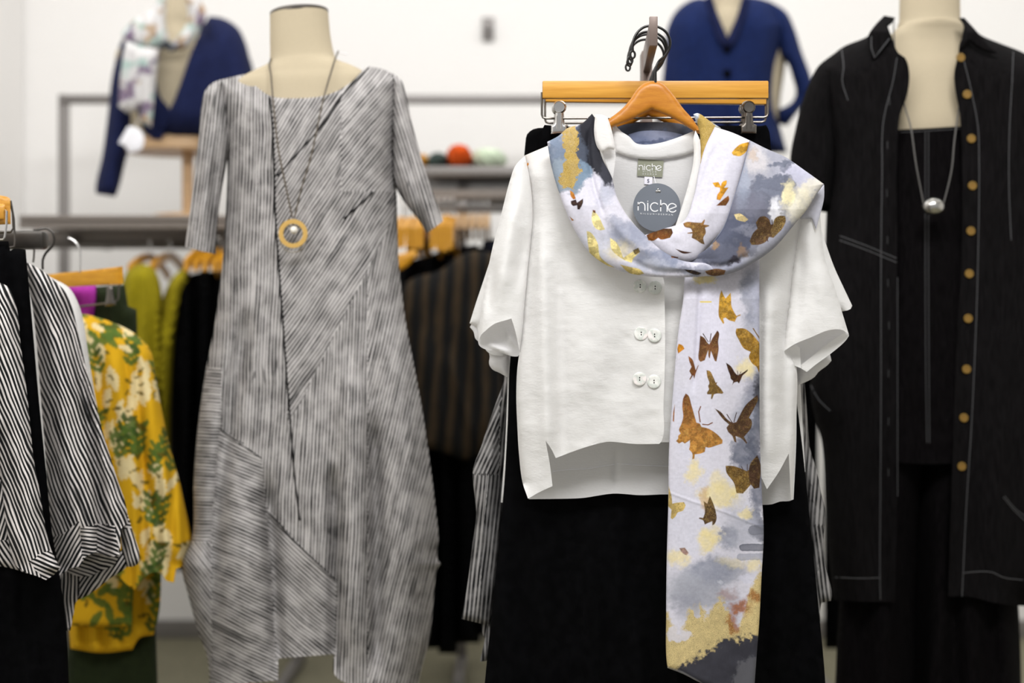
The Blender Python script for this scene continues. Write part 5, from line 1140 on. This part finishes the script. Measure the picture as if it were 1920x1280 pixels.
t = thing('black_trousers', 'black trousers hanging between the two striped jackets at the left', 'trousers', W(40, 1300, 2.32))
tr = Sheet([(-80, 452), (16, 452), (19, 470), (26, 466), (48, 468), (50, 490), (60, 600), (72, 740), (86, 880), (98, 1000), (112, 1080), (124, 1180), (130, 1300), (140, 1500), (-90, 1500), (-90, 900)], 2.335, 9, 0.015, 25, back=0.015, fold=Folds([(((20, 470), (30, 700)), 4, 0.006), (((40, 1080), (38, 1300)), 8, 0.006)], [drape(0.006, 60, 800, 1100, 0, 5)]))
tr.build('trousers_body', M['black'], t)

def jang(base, cuffs):
    def f(x, y):
        a = np.full(len(x), base, float)
        for pol, v in cuffs: a = np.where(inside(np.c_[x, y], np.array(pol, float)), v, a)
        return a
    return f
JW = lambda x, y: 0.011*(fbm(x*0.008, y*0.004, 2)-0.5)*2
t = thing('striped_jacket', 'black and white striped jacket cut by the left edge, left of the black trousers', 'jacket', W(20, 1090, 2.25), 'black and white striped jackets')
jf = Folds([(((0, 560), (40, 760), (80, 1000)), 14, -0.010), (((-10, 700), (20, 900), (50, 1040)), 16, 0.012), (((24, 560), (62, 860), (96, 1120)), 8, 0.010)], [lambda x, y: 0.006*(fbm(x*0.02, y*0.01, 5)-0.5)*2])
Sheet([(-120, 540), (-20, 526), (0, 530), (15, 538), (26, 560), (34, 592), (38, 640), (46, 700), (54, 770), (63, 860), (74, 920), (82, 970), (93, 1022), (103, 1046), (113, 1064), (100, 1078), (86, 1087), (70, 1080), (52, 1074), (30, 1060), (14, 1000), (2, 900), (-10, 820), (-60, 900), (-120, 900)], 2.29, 4.5, 0.045, 40, open=(15, 16, 17, 18), fold=jf, back=0.02).build('sleeve', M['jacket'], t, warp=JW, angle=jang(112, [(((54, 1052), (80, 1036), (100, 1030), (120, 1066), (86, 1092)), 162)]))
Sheet([(-120, 560), (-10, 760), (10, 840), (14, 930), (20, 990), (32, 1060), (52, 1075), (25, 1066), (-10, 1060), (-120, 1050)], 2.315, 5, 0.01, 20, fold=Folds([(((-5, 860), (14, 1010)), 10, -0.005)]), back=0.0).build('front_panel', M['jacket'], t, warp=JW, angle=jang(124, [(((-120, 1012), (30, 1012), (60, 1080), (-120, 1070)), 122), (((-20, 900), (30, 900), (28, 1012), (-20, 1012)), 74)]))

t = thing('striped_jacket', 'black and white striped jacket right of the black trousers with frilled cuffs', 'jacket', W(160, 1180, 2.4), 'black and white striped jackets')
jf = Folds([(((60, 420), (110, 700), (150, 1060)), 22, -0.022), (((118, 540), (140, 640), (185, 900), (200, 1100)), 11, 0.034), (((128, 560), (160, 700), (212, 930)), 12, -0.012), (((62, 560), (85, 760), (110, 960)), 10, 0.008), (((150, 980), (156, 1050)), 5, 0.012), (((178, 985), (184, 1035)), 5, 0.010)], [lambda x, y: 0.006*(fbm(x*0.02, y*0.01, 9)-0.5)*2])
Sheet([(50, 492), (64, 498), (86, 512), (104, 528), (118, 541), (130, 562), (139, 590), (150, 640), (162, 690), (176, 740), (190, 800), (208, 860), (222, 905), (236, 946), (240, 980), (228, 990), (226, 1022), (224, 1040), (205, 1044), (182, 1036), (160, 1044), (150, 1060), (130, 1066), (112, 1078), (104, 1060), (97, 1010), (90, 930), (84, 840), (76, 740), (68, 640), (60, 570), (52, 530)], 2.40, 4.5, 0.05, 42, open=tuple(range(14, 24)), fold=jf, back=0.02).build('sleeve', M['jacket'], t, warp=JW,
      angle=jang(112, [(((94, 1010), (120, 1000), (150, 975), (156, 1062), (100, 1090)), 62), (((150, 990), (182, 982), (182, 1040), (155, 1060)), 172), (((182, 982), (214, 985), (226, 1046), (182, 1040)), 152)]))
Sheet([(206, 1024), (222, 1030), (226, 1038), (212, 1060), (190, 1070), (165, 1080), (140, 1078), (118, 1066), (140, 1056), (160, 1040), (185, 1034)], 2.415, 4, 0.0, fold=Folds([(((140, 1062), (190, 1062)), 8, 0.010), (((160, 1050), (200, 1045)), 5, -0.008)])).build('sleeve_lining', M['jacket'], t, warp=JW, angle=jang(160, []))
Sheet([(118, 1066), (150, 1060), (190, 1062), (228, 1030), (246, 1050), (236, 1064), (205, 1085), (180, 1105), (160, 1118), (144, 1126), (138, 1150), (132, 1182), (123, 1182), (118, 1140), (112, 1090)], 2.43, 4.5, 0.008, 14, fold=Folds([(((146, 1070), (140, 1130)), 6, 0.008), (((190, 1070), (170, 1110)), 8, -0.006)]), back=0.0).build('front_panel', M['jacket'], t, warp=JW, angle=lambda x, y: np.where(x < 148, 92.0, 60.0))
Sheet([(196, 880), (214, 890), (228, 930), (238, 960), (250, 1000), (262, 1044), (258, 1058), (248, 1062), (238, 1062), (230, 1040), (225, 1000), (210, 950)], 2.425, 4.5, 0.012, 14, fold=Folds([(((225, 990), (240, 1055)), 6, 0.006)]), back=0.01).build('rear_sleeve', M['jacket'], t, warp=JW, angle=jang(108, [(((205, 945), (245, 945), (246, 990), (222, 992)), 172)]))
tube('hanger_neck', [W(62, 492, 2.46), W(64, 470, 2.46), W(58, 454, 2.46), W(44, 440, 2.46)], 0.0018, M['steel_dark'], t, smooth_step=0.008)
t = thing('wire_hook', 'slim dark hanger hook curving over the right end of the dark bar', 'hook', W(90, 500, 2.47))
tube('hook', [W(80, 505, 2.47), W(80, 488, 2.47), W(86, 474, 2.47), W(98, 462, 2.47), W(102, 448, 2.47), W(97, 434, 2.47), W(86, 428, 2.47), W(74, 430, 2.465), W(62, 432, 2.462)], 0.0022, M['gunmetal'], t, smooth_step=0.006)
t = thing('white_shirt', 'plain white shirt peeking out behind the right edge of the striped jacket', 'shirt', W(140, 760, 2.5))
Sheet([(52, 500), (100, 522), (130, 540), (148, 572), (158, 612), (165, 660), (172, 705), (178, 740), (182, 770), (150, 900), (90, 900), (70, 600)], 2.51, 7, 0.035, 26, back=0.01).build('shirt_body', M['linen'], t)

# wood trouser hanger, purple cloth, dark green trousers, yellow floral blouses
t = thing('trouser_hanger', 'wide honey wood clip hanger above the purple cloth and yellow florals', 'hanger', W(160, 535, 2.72))
q = Sheet([(60, 520), (95, 514), (160, 507), (222, 500), (224, 533), (160, 536), (95, 540), (60, 540)], 2.70, 6, 0.003, 5, back=0.003, thick=0.014, ang=25, tilt=lambda x, y: -0.0006*(x-160)); q.build('wooden_bar', M['wood3'], t)
q = Sheet([(222, 500), (230, 499), (231, 531), (224, 533)], 2.664, 4, 0.0, thick=0.03, ang=25); q.build('bar_end', M['wood3'], t)
tube('wire_frame', [W(70, 540, 2.70), W(70, 580, 2.70), W(76, 584, 2.70), W(216, 566, 2.68), W(222, 560, 2.68), W(223, 530, 2.68)], 0.0019, M['steel_dark'], t)
q = Sheet([(200, 536), (212, 536), (214, 556), (218, 572), (196, 574), (199, 556)], 2.675, 3, 0.003, 6, back=0.003, thick=0.004); q.build('clip_jaw', M['steel_dark'], t)
tube('hook', [W(150, 510, 2.70), W(150, 470, 2.70), W(140, 452, 2.70), W(128, 446, 2.70)], 0.0018, M['steel'], t, smooth_step=0.008)
t = thing('purple_shirt', 'bright purple cloth showing under the wide wooden hanger', 'shirt', W(160, 700, 2.78))
Sheet([(110, 534), (136, 534), (180, 534), (184, 552), (180, 590), (176, 760), (120, 760), (114, 600)], 2.80, 6, 0.03, 20, back=0.02, fold=Folds([(((140, 540), (150, 600)), 6, 0.014)])).build('shirt_body', M['purple'], t)
t = thing('dark_green_trousers', 'very dark green trousers beside and below the yellow floral blouses', 'trousers', W(210, 1400, 2.78))
Sheet([(176, 538), (222, 534), (234, 534), (240, 574), (256, 580), (258, 640), (270, 800), (286, 1000), (292, 1180), (296, 1300), (300, 1500), (110, 1500), (125, 1250), (150, 900), (165, 650)], 2.80, 9, 0.025, 25, back=0.02, fold=Folds([(((205, 540), (208, 640)), 6, -0.01), (((190, 1200), (188, 1300)), 10, 0.006)])).build('trousers_body', M['green'], t)
def floral(seed):
    rnd = random.Random(seed)
    items = []
    def leaf(cx, cy, l, w, ang, col): items.append((cx, cy, l, w, ang, col))
    G, G2, CR, OL = lin(84, 108, 44), lin(58, 82, 34), lin(228, 210, 160), lin(104, 88, 26)
    for i in range(60):                       # clusters of long cream petals
        cx, cy, a1 = rnd.uniform(120, 355), rnd.uniform(600, 1110), rnd.uniform(1.1, 2.0)
        for k_ in range(4): leaf(cx+rnd.uniform(-9, 9), cy+rnd.uniform(-16, 16), rnd.uniform(12, 20), rnd.uniform(4, 7), a1+rnd.uniform(-.5, .5), CR)
        leaf(cx+rnd.uniform(-8, 8), cy+rnd.uniform(-10, 10), 7, 2.5, rnd.uniform(0, 3), OL)
    for i in range(26):                       # leafy sprigs
        cx, cy, a0 = rnd.uniform(120, 355), rnd.uniform(585, 1200), rnd.uniform(-0.6, 0.6)+math.pi/2
        for k_ in range(4):
            px, py = cx+math.cos(a0)*k_*15, cy-math.sin(a0)*k_*15
            for sg in (-1, 1): leaf(px+sg*7, py-3, 12, 5, -(a0-sg*0.7), rnd.choice((G, G, G2)))
    for i in range(30): leaf(rnd.uniform(140, 300), rnd.uniform(585, 660), 14, 6, rnd.uniform(0.2, 0.8), rnd.choice((G, G2, CR)))
    for i in range(40): leaf(rnd.uniform(120, 355), rnd.uniform(640, 1180), 9, 3.5, rnd.uniform(0, 3.1), OL)
    for px, py, a0 in ((190, 1130, 0.4), (215, 1110, 0.3), (205, 1150, 1.3), (228, 1135, 1.2), (180, 1160, 2.2), (222, 1165, -0.3), (165, 1110, 0.8), (240, 1160, 1.4), (196, 1105, 2.4)):
        leaf(px, py, 19, 8, a0, G)
    def f(x, y):
        c = np.tile(np.array(lin(216, 168, 30)), (len(x), 1))*(0.9+0.2*fbm(x*0.03, y*0.03, seed))[:, None]
        for cx, cy, l, w, an, col in items:
            k_ = np.where((np.abs(x-cx) < l+2) & (np.abs(y-cy) < l+2))[0]
            if not len(k_): continue
            dx, dy = x[k_]-cx, y[k_]-cy; u, v = dx*math.cos(an)+dy*math.sin(an), -dx*math.sin(an)+dy*math.cos(an)
            q = (np.abs(u)/l)**1.6+(v/w)**2; m = (sstep(1.05, 0.85, q)*0.92)[:, None]
            c[k_] = c[k_]*(1-m)+np.array(col)*m
        return c
    return f
t = thing('yellow_blouse', 'yellow floral blouse in front with gathered sleeves beside the striped jacket', 'blouse', W(220, 1178, 2.68), 'yellow floral blouses')
yf = Folds([(((200, 620), (225, 760), (240, 900), (250, 1080)), 14, -0.016), (((180, 640), (195, 800), (215, 1000)), 8, 0.014), (((255, 650), (262, 800), (290, 1000)), 8, 0.016), (((280, 680), (300, 850), (325, 1000)), 16, -0.016), (((230, 640), (250, 780)), 6, 0.008), (((310, 820), (335, 960)), 8, 0.008), (((300, 980), (330, 1060)), 10, -0.014)], [drape(0.006, 26, 700, 1050, 0, 6)])
Sheet([(140, 586), (166, 590), (200, 600), (234, 614), (262, 632), (282, 656), (290, 690), (298, 740), (310, 800), (322, 850), (336, 900), (346, 945), (356, 990), (359, 1014), (352, 1042), (346, 1060), (330, 1066), (326, 1092), (312, 1088), (300, 1074), (288, 1072), (268, 1086), (252, 1106), (232, 1090), (200, 1060), (160, 1040), (140, 900), (120, 700)], 2.70, 4, 0.06, 45, open=tuple(range(15, 26)), fold=yf, back=0.03).build('sleeve', M['floral'], t, print_fn=floral(4))
Sheet([(120, 1000), (250, 1000), (250, 1100), (247, 1174), (190, 1174), (130, 1172), (118, 1100)], 2.715, 3.5, 0.01, 14, back=0.01, fold=Folds([(((170, 1080), (175, 1170)), 14, -0.005)])).build('front_panel', M['floral'], t, print_fn=floral(9))
t = thing('yellow_blouse', 'second yellow floral blouse behind, its shaded hem showing under the front one', 'blouse', W(220, 1222, 2.76), 'yellow floral blouses')
Sheet([(130, 700), (270, 690), (290, 800), (300, 1000), (302, 1090), (298, 1150), (288, 1190), (262, 1196), (248, 1218), (190, 1224), (132, 1216), (124, 1100)], 2.758, 5, 0.012, 20, back=0.01, fold=Folds([(((262, 1080), (258, 1190)), 8, 0.012), (((180, 1180), (182, 1222)), 8, 0.01)], [drape(0.006, 40, 900, 1150, 0, 2)])).build('blouse_body', M['floral'], t, print_fn=floral(15))
